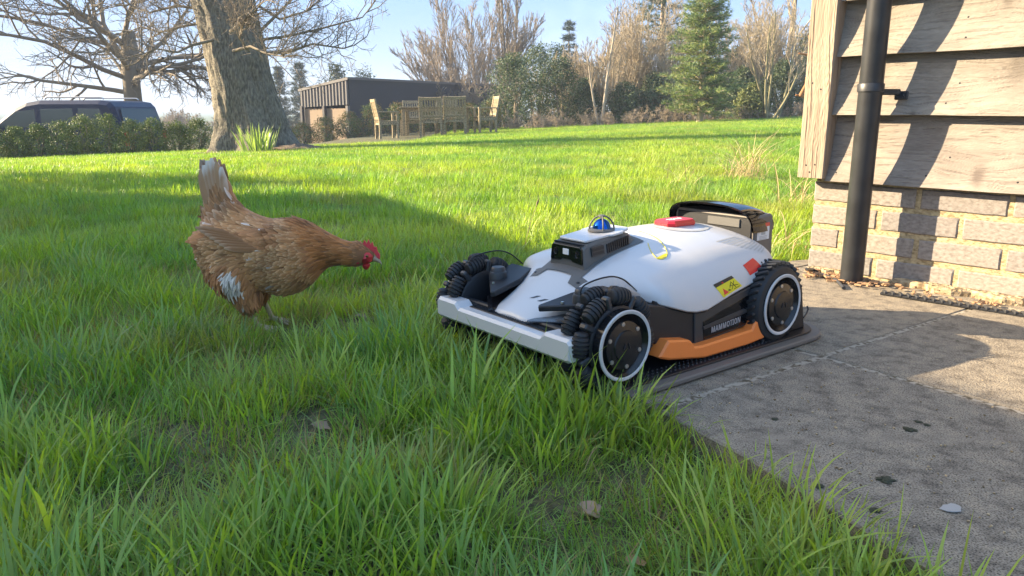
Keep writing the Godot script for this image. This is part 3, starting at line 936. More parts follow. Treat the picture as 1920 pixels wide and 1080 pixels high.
		b.prism(PackedVector2Array([Vector2(0.146, 0.054), Vector2(0.120, 0.084), Vector2(0.058, 0.074), Vector2(0.050, 0.070), Vector2(0.036, 0.0555), Vector2(0.012, 0.053), Vector2(-0.160, 0.057), Vector2(-0.168, 0.072), Vector2(-0.176, 0.075), Vector2(-0.205, 0.072), Vector2(-0.236, 0.030), Vector2(-0.150, 0.024), Vector2(0.0, 0.024), Vector2(0.114, 0.042), Vector2(0.140, 0.050)]), 0.225, 0.274, Transform3D(flip, Vector3.ZERO), 0.004)
		obj("skid", b, M.orange_plastic, t)
		# front omni wheel: two rows of ribbed rollers
		var w := Node3D.new()
		w.name = "front_wheel"; t.add_child(w, true)
		w.position = N(0.253, 0.101, s * 0.276)
		hub(w, s, 0.0685)
		var rb := MB.new()
		var prof := []
		for k in 6:
			for e in [[-0.0036, 0.0], [-0.0024, 0.0032], [0.0018, 0.0032], [0.0028, 0.0]]:
				var y: float = (k - 2.5) * 0.0082 + e[0] + 0.0004
				var q := y / 0.0245
				prof.append(Vector2(0.0148 - 0.0062 * q * q + e[1], y))
		prof.reverse()
		rb.lathe(prof, Transform3D.IDENTITY, 14)
		for e in [1.0, -1.0]:
			var ring := []
			for k in 14: ring.append(Vector3(cos(TAU * k / 14) * 0.0090, e * 0.0235, sin(TAU * k / 14) * 0.0090))
			rb.fan(ring, e > 0)
		var rmesh := rb.mesh()
		for row in 2:
			for k in 8:
				var a := TAU * (k + 0.5 * row + 0.15) / 8
				var pos := Vector3(cos(a) * 0.088, sin(a) * 0.088, s * (0.026 + row * 0.040))
				put("roller", rmesh, M.rubber, w, Transform3D(Basis(Vector3.BACK, a), pos))
			for k in 8:
				var a := TAU * (k + 0.5 + 0.5 * row + 0.15) / 8
				b = MB.new()
				b.box(Vector3(cos(a) * 0.080, sin(a) * 0.080, s * (0.026 + row * 0.040)), Vector3(0.030, 0.012, 0.020), Basis(Vector3.BACK, a), 0.003)
				obj("roller_mount", b, M.trim_grey, w)
		b = MB.new()
		b.lathe([Vector2(0.0, 0.0), Vector2(0.066, 0.0), Vector2(0.072, 0.004), Vector2(0.072, 0.060), Vector2(0.066, 0.064), Vector2(0, 0.064)], Transform3D(wheel_basis(-s), Vector3(0, 0, s * 0.014)), 32)
		obj("wheel_core", b, M.dark_plastic, w)
		# rear wheel with lugged tyre
		w = Node3D.new()
		w.name = "rear_wheel"; t.add_child(w, true)
		w.position = N(-0.256, 0.101, s * 0.276)
		hub(w, s, 0.0705)
		b = MB.new()
		var tp := [Vector2(0.0, -0.078), Vector2(0.07, -0.078), Vector2(0.082, -0.075), Vector2(0.091, -0.062), Vector2(0.093, -0.035), Vector2(0.091, -0.012), Vector2(0.083, 0.001), Vector2(0.071, 0.004), Vector2(0.066, 0.0)]
		tp.reverse()
		b.lathe(tp, Transform3D(wheel_basis(s), Vector3.ZERO), 48)
		var tyre := obj("tyre", b, M.rubber, w)
		var lug := MB.new()
		for k in 34:
			for q in 2:
				var a := TAU * (k + 0.5 * q) / 34
				var rb2 := Basis(Vector3.BACK, a)
				lug.box(rb2 * Vector3(0.0930, 0, s * (0.020 + 0.038 * q)), Vector3(0.010, 0.0070, 0.036), rb2 * Basis(Vector3.RIGHT, 0.5 * (1 - 2 * q) * s), 0.002)
		var lugs := obj("tread", lug, M.rubber, w)
		lugs.set_meta("kind", "stuff")
		# smoked fender over the front wheel with a dark rim
		var top := [[0.296, 0.186], [0.299, 0.198], [0.292, 0.207], [0.270, 0.213], [0.240, 0.216], [0.212, 0.2145], [0.185, 0.205], [0.162, 0.189], [0.146, 0.176]]
		var fr := []
		for k in 7:
			var r := PackedVector3Array()
			for q in top.size():
				var e := k / 6.0
				var yb: float = lerpf(0.178, 0.168, q / 8.0)
				r.append(N(lerpf(top[q][0], lerpf(0.290, 0.152, q / 8.0), e * 0.75), lerpf(top[q][1], yb, e), s * (0.200 + 0.016 * sin(e * PI * 0.6))))
			fr.append(r)
		b = MB.new()
		b.grid(fr)
		var fen := obj("fender", b, M.smoked_glass, t)
		b = MB.new()
		var path := []
		var cv := Curve3D.new()
		for q in fr[0]: cv.add_point(q)
		for k in 33: path.append(cv.sample_baked(cv.get_baked_length() * k / 32.0, true))
		b.tube(path, [0.0017], 6)
		obj("rim", b, M.dark_plastic, fen)
		# black tray, motor and covered lamp between hood and wheel
		b = MB.new()
		b.prism(PackedVector2Array([Vector2(0.305, 0.080), Vector2(0.312, 0.088), Vector2(0.240, 0.200), Vector2(0.165, 0.205), Vector2(0.165, 0.125), Vector2(0.225, 0.092)]), 0.0, 0.012, Transform3D(Basis(Vector3.RIGHT, Vector3(0, 0, -s), Vector3.UP) if s > 0 else Basis(Vector3.RIGHT, Vector3(0, 0, -s), Vector3.UP), Vector3(0, 0.146, 0)) * Transform3D(Basis(Vector3.UP, 0.0), Vector3.ZERO), 0.002)
		obj("tray", b, M.dark_plastic, t, Transform3D(Basis(Vector3.BACK, -0.20), Vector3(-0.02, 0.058, 0)))
		b = MB.new()
		b.lathe([Vector2(0.021, 0.0), Vector2(0.021, 0.014), Vector2(0.0195, 0.018), Vector2(0.0175, 0.019), Vector2(0.0165, 0.026), Vector2(0.014, 0.029), Vector2(0.0, 0.030)], Transform3D(Basis.IDENTITY, N(0.252, 0.160, s * 0.152)), 24)
		obj("motor_cap", b, M.trim_grey, t)
		b = MB.new()
		b.lathe([Vector2(0.0035, 0.0), Vector2(0.0035, 0.004), Vector2(0.0, 0.005)], Transform3D(Basis.IDENTITY, N(0.283, 0.158, s * 0.125)), 10)
		obj("screw", b, M.steel, t)
		b = MB.new()
		b.prism(PackedVector2Array([Vector2(0.322, 0.062), Vector2(0.330, 0.070), Vector2(0.275, 0.158), Vector2(0.215, 0.150), Vector2(0.262, 0.082)]), 0.0, 0.006, Transform3D(Basis(Vector3.RIGHT, Vector3(0, 0, -s), Vector3.UP), Vector3(0, 0.118, 0)), 0.0015)
		obj("lamp_cover", b, M.clear_cover, t, Transform3D(Basis(Vector3.BACK, -0.12), Vector3(-0.008, 0.036, 0)))
		# red corner reflector and warning label on the shell
		b = MB.new()
		var rp := []
		for q in [[-0.160, 0.196], [-0.208, 0.206], [-0.226, 0.184], [-0.172, 0.174]]: rp.append(Vector2(q[0], s * sh_t(q[0], q[1])))
		drape(b, rp, 0.0008)
		obj("reflector", b, M.reflector_red, shell)
		if s > 0:
			var yp := []
			for q in [[-0.044, 0.170], [-0.108, 0.181], [-0.138, 0.156], [-0.070, 0.140]]: yp.append(Vector2(q[0], sh_t(q[0], q[1])))
			b = MB.new(); drape(b, yp, 0.0006)
			var lab := obj("warning_label", b, M.sticker_yellow, shell)
			b = MB.new(); drape(b, [yp[0], yp[1], yp[1].lerp(yp[2], 0.2), yp[0].lerp(yp[3], 0.2)], 0.0010)
			obj("label_band", b, M.print_black, lab)
			var uvp := func(u: float, v: float) -> Vector2: return yp[0].lerp(yp[1], u).lerp(yp[3].lerp(yp[2], u), v)
			b = MB.new()
			for q in [[0.10, 0.85, 0.22, 0.42, 0.34, 0.85], [0.40, 0.05, 0.45, 0.16, 0.35, 0.16]]:
				var A1 := sh_p(uvp.call(q[0], q[1]).x, uvp.call(q[0], q[1]).y, 0.0013)
				var A2 := sh_p(uvp.call(q[2], q[3]).x, uvp.call(q[2], q[3]).y, 0.0013)
				var A3 := sh_p(uvp.call(q[4], q[5]).x, uvp.call(q[4], q[5]).y, 0.0013)
				b.tri(A1, A2, A3)
			obj("hazard_triangle", b, M.reflector_red, lab)
			b = MB.new()
			var seg := [[0.52, 0.80, 0.88, 0.34], [0.56, 0.50, 0.90, 0.72], [0.50, 0.62, 0.68, 0.36], [0.62, 0.86, 0.92, 0.86], [0.72, 0.30, 0.74, 0.80], [0.36, 0.78, 0.42, 0.66], [0.42, 0.66, 0.46, 0.80], [0.36, 0.78, 0.46, 0.80]]
			for q in seg:
				var p0: Vector2 = uvp.call(q[0], q[1])
				var p1: Vector2 = uvp.call(q[2], q[3])
				b.tube([sh_p(p0.x, p0.y, 0.0011), sh_p((p0.x + p1.x) / 2, (p0.y + p1.y) / 2, 0.0011), sh_p(p1.x, p1.y, 0.0011)], [0.0006], 4)
			obj("pictogram", b, M.print_black, lab)
		# grey striped corner panel behind the shoulder
		b = MB.new()
		for k in 11:
			var e := k / 11.0
			var x0 := lerpf(-0.160, -0.262, e)
			var t0 := lerpf(0.44, 0.72, e)
			var wd := lerpf(0.085, 0.05, e)
			drape(b, [Vector2(x0, s * t0), Vector2(x0 - wd, s * (t0 - 0.02 - 0.03 * e)), Vector2(x0 - wd - 0.004, s * (t0 - 0.02 - 0.03 * e + 0.012)), Vector2(x0 - 0.004, s * (t0 + 0.012))], 0.0008, 4)
		var st := obj("corner_stripes", b, M.print_grey, shell)
		st.set_meta("kind", "stuff")
	# --- bumper bar
	b = MB.new()
	b.prism(PackedVector2Array([Vector2(-0.246, 0.080), Vector2(-0.236, 0.076), Vector2(0.236, 0.076), Vector2(0.246, 0.080), Vector2(0.248, 0.114), Vector2(0.238, 0.122), Vector2(0.165, 0.122), Vector2(0.150, 0.111), Vector2(-0.150, 0.111), Vector2(-0.165, 0.122), Vector2(-0.238, 0.122), Vector2(-0.248, 0.114)]), 0.318, 0.362, Transform3D(Basis(Vector3.FORWARD, Vector3.UP, Vector3.RIGHT), Vector3.ZERO), 0.006)
	var bump := obj("bumper", b, M.shell_white, t)
	b = MB.new()
	b.box(Vector3(0.327, 0.110, 0), Vector3(0.020, 0.006, 0.290), Basis.IDENTITY, 0.002)
	b.box(Vector3(0.310, 0.100, 0), Vector3(0.016, 0.040, 0.484), Basis.IDENTITY, 0.003)
	obj("bumper_pad", b, M.dark_plastic, bump)
	b = MB.new()
	for k in 34: b.box(Vector3(0.327, 0.1135, -0.138 + k * 0.0083), Vector3(0.017, 0.002, 0.004))
	var rb3 := obj("pad_ribs", b, M.dark_plastic, bump)
	rb3.set_meta("kind", "stuff")
	# hood emblem
	b = MB.new()
	for q in [[0.0, 0.0], [0.020, 0.0]]:
		drape(b, [Vector2(0.283 - 0.006, 0.02 + q[0] * 9), Vector2(0.265, 0.10 + q[0] * 9), Vector2(0.262, 0.17 + q[0] * 9), Vector2(0.280 - 0.006, 0.09 + q[0] * 9)], 0.0007, 3)
	obj("emblem", b, M.trim_grey, shell)
	# --- camera pod
	var pod := Node3D.new()
	pod.name = "camera_pod"; t.add_child(pod, true)
	pod.position = Vector3(0.020, 0.0065, 0); pod.scale = Vector3(1, 1, 0.90)
	b = MB.new()
	var pr := []
	for q in [[0.150, 0.192, 0.240, 0.066, 0.060], [0.143, 0.190, 0.245, 0.068, 0.061], [0.10, 0.205, 0.254, 0.070, 0.061], [0.02, 0.224, 0.262, 0.072, 0.055], [0.004, 0.232, 0.258, 0.070, 0.050], [-0.012, 0.240, 0.249, 0.062, 0.044]]:
		pr.append(PackedVector3Array([N(q[0], q[1], -q[3]), N(q[0], q[2] - 0.006, -q[4]), N(q[0], q[2], -q[4] + 0.005), N(q[0], q[2], q[4] - 0.005), N(q[0], q[2] - 0.006, q[4]), N(q[0], q[1], q[3])]))
	for i in pr.size() - 1:
		for j in 5: b.quad(pr[i][j], pr[i][j + 1], pr[i + 1][j + 1], pr[i + 1][j])
	b.fan(Array(pr[0]))
	b.fan(Array(pr[-1]), true)
	obj("housing", b, M.pod_grey, pod)
	# flange lying on the hood, with two ears
	b = MB.new()
	var fl := []
	for q in [[0.182, -0.075, -0.035], [0.168, -0.078, 0.078]]: pass
	for i in 13:
		var x := lerpf(0.172, -0.02, i / 12.0)
		var r := PackedVector3Array()
		var hwid := lerpf(0.077, 0.079, i / 12.0)
		var s0 := sh_at(x)
		for j in 13:
			var zn := lerpf(-hwid, hwid, j / 12.0)
			var lo2 := 0.0
			var hi2 := 1.0
			for it in 16:
				var mid2 := (lo2 + hi2) / 2
				if -sh_p(x + 0.020, mid2).z < absf(zn): lo2 = mid2
				else: hi2 = mid2
			r.append(sh_p(x + 0.020, lo2 * signf(zn), 0.0035) - pod.position)
		fl.append(r)
	b.grid(fl)
	obj("flange", b, M.pod_grey, pod)
	for s in [1.0, -1.0]:
		b = MB.new()
		drape(b, [Vector2(0.212, s * 0.34), Vector2(0.212, s * 0.60), Vector2(0.186, s * 0.60), Vector2(0.186, s * 0.22)], 0.0034, 6)
		obj("ear", b, M.pod_grey, pod, Transform3D(Basis.IDENTITY, -pod.position))
		b = MB.new()
		var sp := sh_p(0.200, s * 0.47, 0.0036) - pod.position
		b.lathe([Vector2(0.0045, 0), Vector2(0.004, 0.0015), Vector2(0, 0.0018)], Transform3D(Basis.IDENTITY, sp), 10)
		obj("screw", b, M.trim_grey, pod)
		# vents let into the flanks
		for k in 11:
			b = MB.new()
			var x := 0.083 - k * 0.0062
			b.box(N(x, 0.2335 + k * 0.0013, s * 0.0665), Vector3(0.0034, 0.020, 0.004), Basis(Vector3.RIGHT, s * 0.17))
			obj("vent_slat", b, M.dark_plastic, pod)
		b = MB.new()
		b.box(N(0.112, 0.232, s * 0.0665), Vector3(0.036, 0.020, 0.004), Basis(Vector3.BACK, -0.1) * Basis(Vector3.RIGHT, s * 0.16))
		obj("side_recess", b, M.trim_grey, pod)
		for k in 2:
			b = MB.new()
			b.box(N(0.112, 0.2275 + k * 0.009, s * 0.0680), Vector3(0.032, 0.0055, 0.003), Basis(Vector3.BACK, -0.1) * Basis(Vector3.RIGHT, s * 0.16))
			obj("recess_slat", b, M.dark_plastic, pod)
	b = MB.new()
	b.prism(PackedVector2Array([Vector2(-0.060, 0.204), Vector2(-0.024, 0.207), Vector2(-0.018, 0.211), Vector2(0.018, 0.211), Vector2(0.024, 0.207), Vector2(0.060, 0.204), Vector2(0.0615, 0.208), Vector2(0.058, 0.237), Vector2(0.052, 0.2415), Vector2(-0.052, 0.2415), Vector2(-0.058, 0.237), Vector2(-0.0615, 0.208)]), 0.145, 0.1535, Transform3D(Basis(Vector3.FORWARD, Vector3.UP, Vector3.RIGHT), Vector3.ZERO), 0.0015)
	var face := obj("front_glass", b, M.glass_black, pod)
	for zn in [-0.040, 0.044]:
		b = MB.new()
		b.lathe([Vector2(0.0085, 0), Vector2(0.0085, 0.0012), Vector2(0.006, 0.0016), Vector2(0.005, 0.0006), Vector2(0.0, 0.0014)], Transform3D(Basis(Vector3.BACK, -PI / 2), N(0.1535, 0.2245, zn)), 20)
		obj("lens", b, M.hub_black, face)
	b = MB.new()
	b.box(N(0.1538, 0.2275, 0.0), Vector3(0.002, 0.013, 0.023), Basis.IDENTITY, 0.0008)
	obj("lamp", b, M.paper_white, face)
	b = MB.new()
	for k in 28: b.box(N(0.1445, 0.2447, -0.054 + k * 0.004), Vector3(0.008, 0.003, 0.0022))
	var cb := obj("comb", b, M.dark_plastic, pod)
	cb.set_meta("kind", "stuff")
	b = MB.new()
	var lid := PackedVector2Array([Vector2(0.138, -0.046), Vector2(0.134, -0.052), Vector2(0.07, -0.055), Vector2(0.062, -0.062), Vector2(0.032, -0.062), Vector2(0.026, -0.055), Vector2(0.005, -0.048), Vector2(-0.004, -0.036), Vector2(-0.004, 0.036), Vector2(0.005, 0.048), Vector2(0.026, 0.055), Vector2(0.032, 0.062), Vector2(0.062, 0.062), Vector2(0.07, 0.055), Vector2(0.134, 0.052), Vector2(0.138, 0.046)])
	b.prism(lid, 0.0, 0.005, Transform3D(Basis(Vector3.RIGHT, Vector3.FORWARD, Vector3.UP), Vector3.ZERO), 0.0015)
	obj("lid", b, M.shell_white, pod, Transform3D(Basis(Vector3.BACK, -0.115), Vector3(0, 0.2645, 0)))
	# lidar dome in its cage
	var dome := Node3D.new()
	dome.name = "lidar"; t.add_child(dome, true)
	dome.position = N(0.068, 0.2690, 0.0); dome.scale = Vector3(1, 1, 1.1)
	b = MB.new()
	b.lathe([Vector2(0.031, 0.0), Vector2(0.031, 0.003), Vector2(0.027, 0.0055), Vector2(0.021, 0.006)], Transform3D.IDENTITY, 32)
	obj("base_ring", b, M.pod_grey, dome)
	b = MB.new()
	var dp := []
	for k in 13: dp.append(Vector2(0.0205 * cos(k * PI / 24), 0.004 + 0.0235 * sin(k * PI / 24)))
	dp.reverse()
	b.lathe(dp, Transform3D.IDENTITY, 32)
	obj("dome", b, M.blue_dome, dome)
	for k in 4:
		var a := TAU * (k + 0.42) / 4
		var path := []
		for j in 10:
			var e := j / 9.0 * PI / 2
			path.append(Vector3(cos(a) * 0.0275 * cos(e), 0.003 + 0.0305 * sin(e), sin(a) * 0.0275 * cos(e)))
		b = MB.new()
		b.tube(path, [0.0019], 6)
		obj("cage_rib", b, M.pod_grey, dome)
	b = MB.new()
	b.lathe([Vector2(0.008, 0.0315), Vector2(0.008, 0.0345), Vector2(0.006, 0.0355), Vector2(0, 0.0358)].duplicate(), Transform3D.IDENTITY, 20)
	obj("cage_cap", b, M.pod_grey, dome)
	# --- stop button, printed ring, status print
	var stop := Node3D.new()
	stop.name = "stop_button"; t.add_child(stop, true)
	stop.position = N(-0.178, 0.2615, 0.0)
	b = MB.new()
	var oct := PackedVector2Array([Vector2(0.050, -0.022), Vector2(0.036, -0.036), Vector2(-0.036, -0.036), Vector2(-0.050, -0.022), Vector2(-0.050, 0.022), Vector2(-0.036, 0.036), Vector2(0.036, 0.036), Vector2(0.050, 0.022)])
	b.prism(oct, -0.004, 0.0135, Transform3D(Basis(Vector3.RIGHT, Vector3.FORWARD, Vector3.UP), Vector3.ZERO), 0.006)
	obj("button", b, M.signal_red, stop)
	text_part("STOP", stop, "lettering", 0.050, Transform3D(Basis(Vector3.FORWARD, Vector3.LEFT, Vector3.UP) * Basis(Vector3.BACK, PI / 2), Vector3(0.0, 0.0137, 0)), M.paper_white, 1.0)
	b = MB.new()
	var ringr := []
	for i in 2:
		var r := PackedVector3Array()
		for k in 41:
			var a := TAU * k / 40
			var x := -0.178 + cos(a) * (0.078 - 0.014 * i)
			var zn := 0.02 + sin(a) * (0.066 - 0.010 * i)
			var lo2 := 0.0
			var hi2 := 1.0
			for it in 16:
				var mid2 := (lo2 + hi2) / 2
				if -sh_p(x, mid2).z < absf(zn): lo2 = mid2
				else: hi2 = mid2
			r.append(sh_p(x, signf(zn) * lo2, 0.0009))
		ringr.append(r)
	b.grid(ringr)
	obj("printed_ring", b, M.print_grey, shell)
	# yellow outlined print behind the pod
	b = MB.new()
	var yl := []
	for q in [[-0.045, 0.02], [-0.038, 0.20], [-0.015, 0.36], [0.012, 0.44], [0.034, 0.43], [0.024, 0.34], [0.000, 0.24]]: yl.append(sh_p(q[0], q[1], 0.001))
	var cy := Curve3D.new()
	for q in yl: cy.add_point(q)
	var yp2 := []
	for k in 25: yp2.append(cy.sample_baked(cy.get_baked_length() * k / 24.0, true))
	b.tube(yp2, [0.0008], 5)
	obj("yellow_outline", b, M.sticker_yellow, shell)
	b = MB.new()
	drape(b, [Vector2(0.034, 0.415), Vector2(0.002, 0.405), Vector2(0.000, 0.425), Vector2(0.028, 0.440)], 0.0010, 4)
	obj("yellow_print", b, M.sticker_yellow, shell)
	return t
func dock():
	var F := Vector3(-0.788, 0, 0.6157)
	var Nn := Vector3(0.6157, 0, 0.788)
	var t := thing("charging_dock", "charging dock with flat grey base plate and glossy black rain hood", "charging dock", F * -1.25 + Nn * -1.217, deg_to_rad(218.0))
	var b := MB.new()
	var flat := Transform3D(Basis(Vector3.RIGHT, Vector3.FORWARD, Vector3.UP), Vector3.ZERO)
	var out := PackedVector2Array()
	var inn := PackedVector2Array()
	for q in 2:
		var p := PackedVector2Array()
		var g := 0.022 * q
		for k in 9: p.append(Vector2(-0.355 - (0.105 - g) * cos(PI / 2 - k * PI / 16) * 1.0, -0.207 - (0.105 - g) * sin(PI / 2 - k * PI / 16)))
		var pr := p.duplicate()
		pr.reverse()
		for e in pr: p.append(Vector2(e.x, -e.y))
		p.append(Vector2(0.262, 0.312 - g)); p.append(Vector2(0.262, -0.312 + g))
		if q == 0: out = p
		else: inn = p
	b.prism(out, 0.002, 0.014, flat, 0.003)
	obj("base_plate", b, M.dock_grey, t)
	b = MB.new()
	b.prism(inn, 0.0145, 0.0185, flat, 0.0015)
	var mt := obj("mat", b, M.dark_plastic, t)
	b = MB.new()
	for k in 34:
		for j in 3: b.lathe([Vector2(0.0022, 0.0), Vector2(0.0016, 0.0022), Vector2(0, 0.0026)], Transform3D(Basis.IDENTITY, N(0.22 - k * 0.0135, 0.0185, 0.277 - j * 0.012)), 6)
	var nb := obj("studs", b, M.trim_grey, mt)
	nb.set_meta("kind", "stuff")
	# upright post with label, hood
	b = MB.new()
	b.prism(PackedVector2Array([Vector2(-0.372, 0.0), Vector2(-0.362, 0.262), Vector2(-0.368, 0.276), Vector2(-0.432, 0.278), Vector2(-0.440, 0.272), Vector2(-0.452, 0.0)]), -0.126, 0.126, Transform3D.IDENTITY, 0.005)
	obj("post", b, M.dock_grey, t)
	b = MB.new()
	b.box(N(-0.3655, 0.205, 0), Vector3(0.010, 0.130, 0.236), Basis.IDENTITY, 0.003)
	obj("front_panel", b, M.dark_plastic, t)
	b = MB.new()
	b.box(N(-0.3600, 0.254, 0.035), Vector3(0.006, 0.022, 0.10), Basis.IDENTITY, 0.002)
	obj("contact_strip", b, M.pod_grey, t)
	b = MB.new()
	b.prism(PackedVector2Array([Vector2(-0.36, 0.014), Vector2(-0.30, 0.03), Vector2(-0.30, 0.10), Vector2(-0.36, 0.20)]), -0.07, 0.07, Transform3D.IDENTITY, 0.004)
	obj("contact_block", b, M.dark_plastic, t)
	b = MB.new()
	var rows := []
	for layer in 2:
		rows = []
		for i in 13:
			var e := i / 12.0
			var x := lerpf(-0.330, -0.452, e)
			var lift := 0.306 - 0.022 * pow(e, 3.0) - 0.004 * (1 - e) - 0.0045 * layer
			var r := PackedVector3Array()
			for j in 25:
				var a := (j / 24.0 - 0.5) * PI
				var sx := signf(sin(a)) * pow(absf(sin(a)), 0.75)
				var cyy := pow(absf(cos(a)), 0.55)
				r.append(N(x - 0.020 * (1 - cyy) * (1.0 - e), 0.236 + (lift - 0.236) * cyy, sx * (0.132 - 0.0045 * layer - 0.012 * pow(e, 2.0))))
			rows.append(r)
		b.grid(rows)
		if layer == 0: b.fan(Array(rows[-1]))
	var first: Array = rows[0]
	for j in 24:
		var A1: Vector3 = first[j]
		var B1: Vector3 = first[j + 1]
		var o := Vector3(0, 0.0045, 0)
		b.quad(A1, B1, B1 + o, A1 + o)
	obj("hood", b, M.glass_black, t)
	b = MB.new()
	b.box(N(-0.398, 0.236, 0.1263), Vector3(0.050, 0.042, 0.0012), Basis(Vector3.BACK, -0.02))
	var lab := obj("rating_label", b, M.paper_white, t)
	b = MB.new()
	b.box(N(-0.3975, 0.2525, 0.1272), Vector3(0.050, 0.009, 0.0008), Basis(Vector3.BACK, -0.02))
	obj("label_header", b, M.signal_red, lab)
	b = MB.new()
	b.box(N(-0.398, 0.235, 0.1272), Vector3(0.016, 0.014, 0.0006), Basis(Vector3.BACK, -0.02))
	for k in 3: b.box(N(-0.398, 0.224 - k * 0.0035, 0.1272), Vector3(0.032, 0.0012, 0.0006), Basis(Vector3.BACK, -0.02))
	obj("label_print", b, M.print_grey, lab)
	# side wing beside the rear wheel
	for s in [1.0, -1.0]:
		b = MB.new()
		b.prism(PackedVector2Array([Vector2(-0.30, 0.018), Vector2(-0.395, 0.018), Vector2(-0.372, 0.12), Vector2(-0.345, 0.15), Vector2(-0.335, 0.06)]), 0.15, 0.262, Transform3D(Basis.from_scale(Vector3(1, 1, -s)), Vector3.ZERO), 0.004)
		obj("wheel_stop", b, M.dark_plastic, t)
# ---------------------------------------------------------------- the house whose shade lies over the near lawn
func shade_house():
	var P1 := Vector3(-4.24, 0, 1.05)
	var P2 := Vector3(-7.80, 0, -6.41)
	var r := (P2 - P1).normalized()
	var l := Vector3(r.z, 0, -r.x)          # away from the lawn
	var t := thing("flat_roofed_house", "flat-roofed brick house standing beyond the shaded side of the lawn", "building", P1)
	t.basis = Basis(r, Vector3.UP, -l) if Basis(r, Vector3.UP, -l).determinant() > 0 else Basis(r, Vector3.UP, l)
	var s := signf(t.basis.z.dot(l))
	var len_ := P1.distance_to(P2)
	var b := MB.new()
	b.box(Vector3(len_ / 2, 1.35, s * 2.2), Vector3(len_ - 0.1, 2.8, 4.2))
	obj("wall", b, M.brick_2, t)
	b = MB.new()
	b.box(Vector3(len_ / 2, 2.87, s * 2.2), Vector3(len_, 0.26, 4.4), Basis.IDENTITY, 0.01)
	obj("roof", b, M.slab_1, t)
	for k in 3:
		b = MB.new()
		b.box(Vector3(1.3 + k * 2.4, 1.5, s * 0.09), Vector3(1.2, 1.1, 0.04))
		var w := obj("window", b, M.glass_black, t)
		b = MB.new()
		for q in [[0, 0.56, 1.3, 0.06], [0, -0.56, 1.3, 0.06], [-0.62, 0, 0.06, 1.06], [0.62, 0, 0.06, 1.06], [0, 0, 0.05, 1.06]]:
			b.box(Vector3(1.3 + k * 2.4 + q[0], 1.5 + q[1], s * 0.06), Vector3(q[2], q[3], 0.07))
		obj("frame", b, M.paper_white, w)
# ---------------------------------------------------------------- hen
# bones: a, b, ra, rb, z-squash, flow of the feathers
const HB := [
	[Vector3(-0.085, 0.212, 0), Vector3(0.045, 0.192, 0), 0.082, 0.090, 0.92, Vector3(-1, -0.05, 0)],
	[Vector3(0.03, 0.185, 0), Vector3(0.088, 0.203, 0), 0.082, 0.060, 0.95, Vector3(-0.8, -0.45, 0)],
	[Vector3(-0.112, 0.205, 0), Vector3(-0.098, 0.158, 0), 0.060, 0.056, 0.95, Vector3(-0.55, -0.8, 0)],
	[Vector3(-0.080, 0.155, 0.042), Vector3(-0.052, 0.094, 0.040), 0.052, 0.031, 1.0, Vector3(0.15, -1, 0)],
	[Vector3(0.085, 0.222, 0), Vector3(0.218, 0.196, 0), 0.056, 0.025, 0.85, Vector3(-1, 0.12, 0)],
	[Vector3(0.232, 0.197, 0), Vector3(0.256, 0.191, 0), 0.0265, 0.018, 0.85, Vector3(-1, 0.1, 0)],
	[Vector3(-0.098, 0.262, 0), Vector3(-0.122, 0.378, 0), 0.056, 0.031, 0.55, Vector3(-0.25, 1, 0)],
	[Vector3(-0.05, 0.248, 0), Vector3(-0.085, 0.275, 0), 0.052, 0.045, 0.8, Vector3(-0.9, 0.5, 0)],
	[Vector3(0.040, 0.235, 0.052), Vector3(-0.135, 0.240, 0.050), 0.034, 0.018, 0.9, Vector3(-1, 0.0, 0)],
]
func hen_d(p: Vector3) -> float:
	p.z = absf(p.z)
	var acc := 0.0
	for h in HB:
		var a: Vector3 = h[0]
		var ab: Vector3 = h[1] - a
		var k: float = h[4]
		var q := p - a
		q.z /= k
		var bb := Vector3(ab.x, ab.y, ab.z / k)
		var t := clampf(q.dot(bb) / bb.length_squared(), 0.0, 1.0)
		var d := ((q - bb * t).length() - lerpf(h[2], h[3], t)) * lerpf(1.0, k, 0.5)
		acc += exp(-d * 95.0)
	return -log(maxf(acc, 1e-30)) / 95.0
func hen_flow(p: Vector3) -> Array:
	p.z = absf(p.z)
	var f := Vector3.ZERO
	var best := 9.0
	var who := 0
	for i in HB.size():
		var h: Array = HB[i]
		var ab: Vector3 = h[1] - h[0]
		var t := clampf((p - h[0]).dot(ab) / ab.length_squared(), 0.0, 1.0)
		var d: float = (p - h[0] - ab * t).length() - lerpf(h[2], h[3], t)
		f += h[5] * exp(-d * 60.0)
		if d < best:
			best = d; who = i
	return [f.normalized(), who]
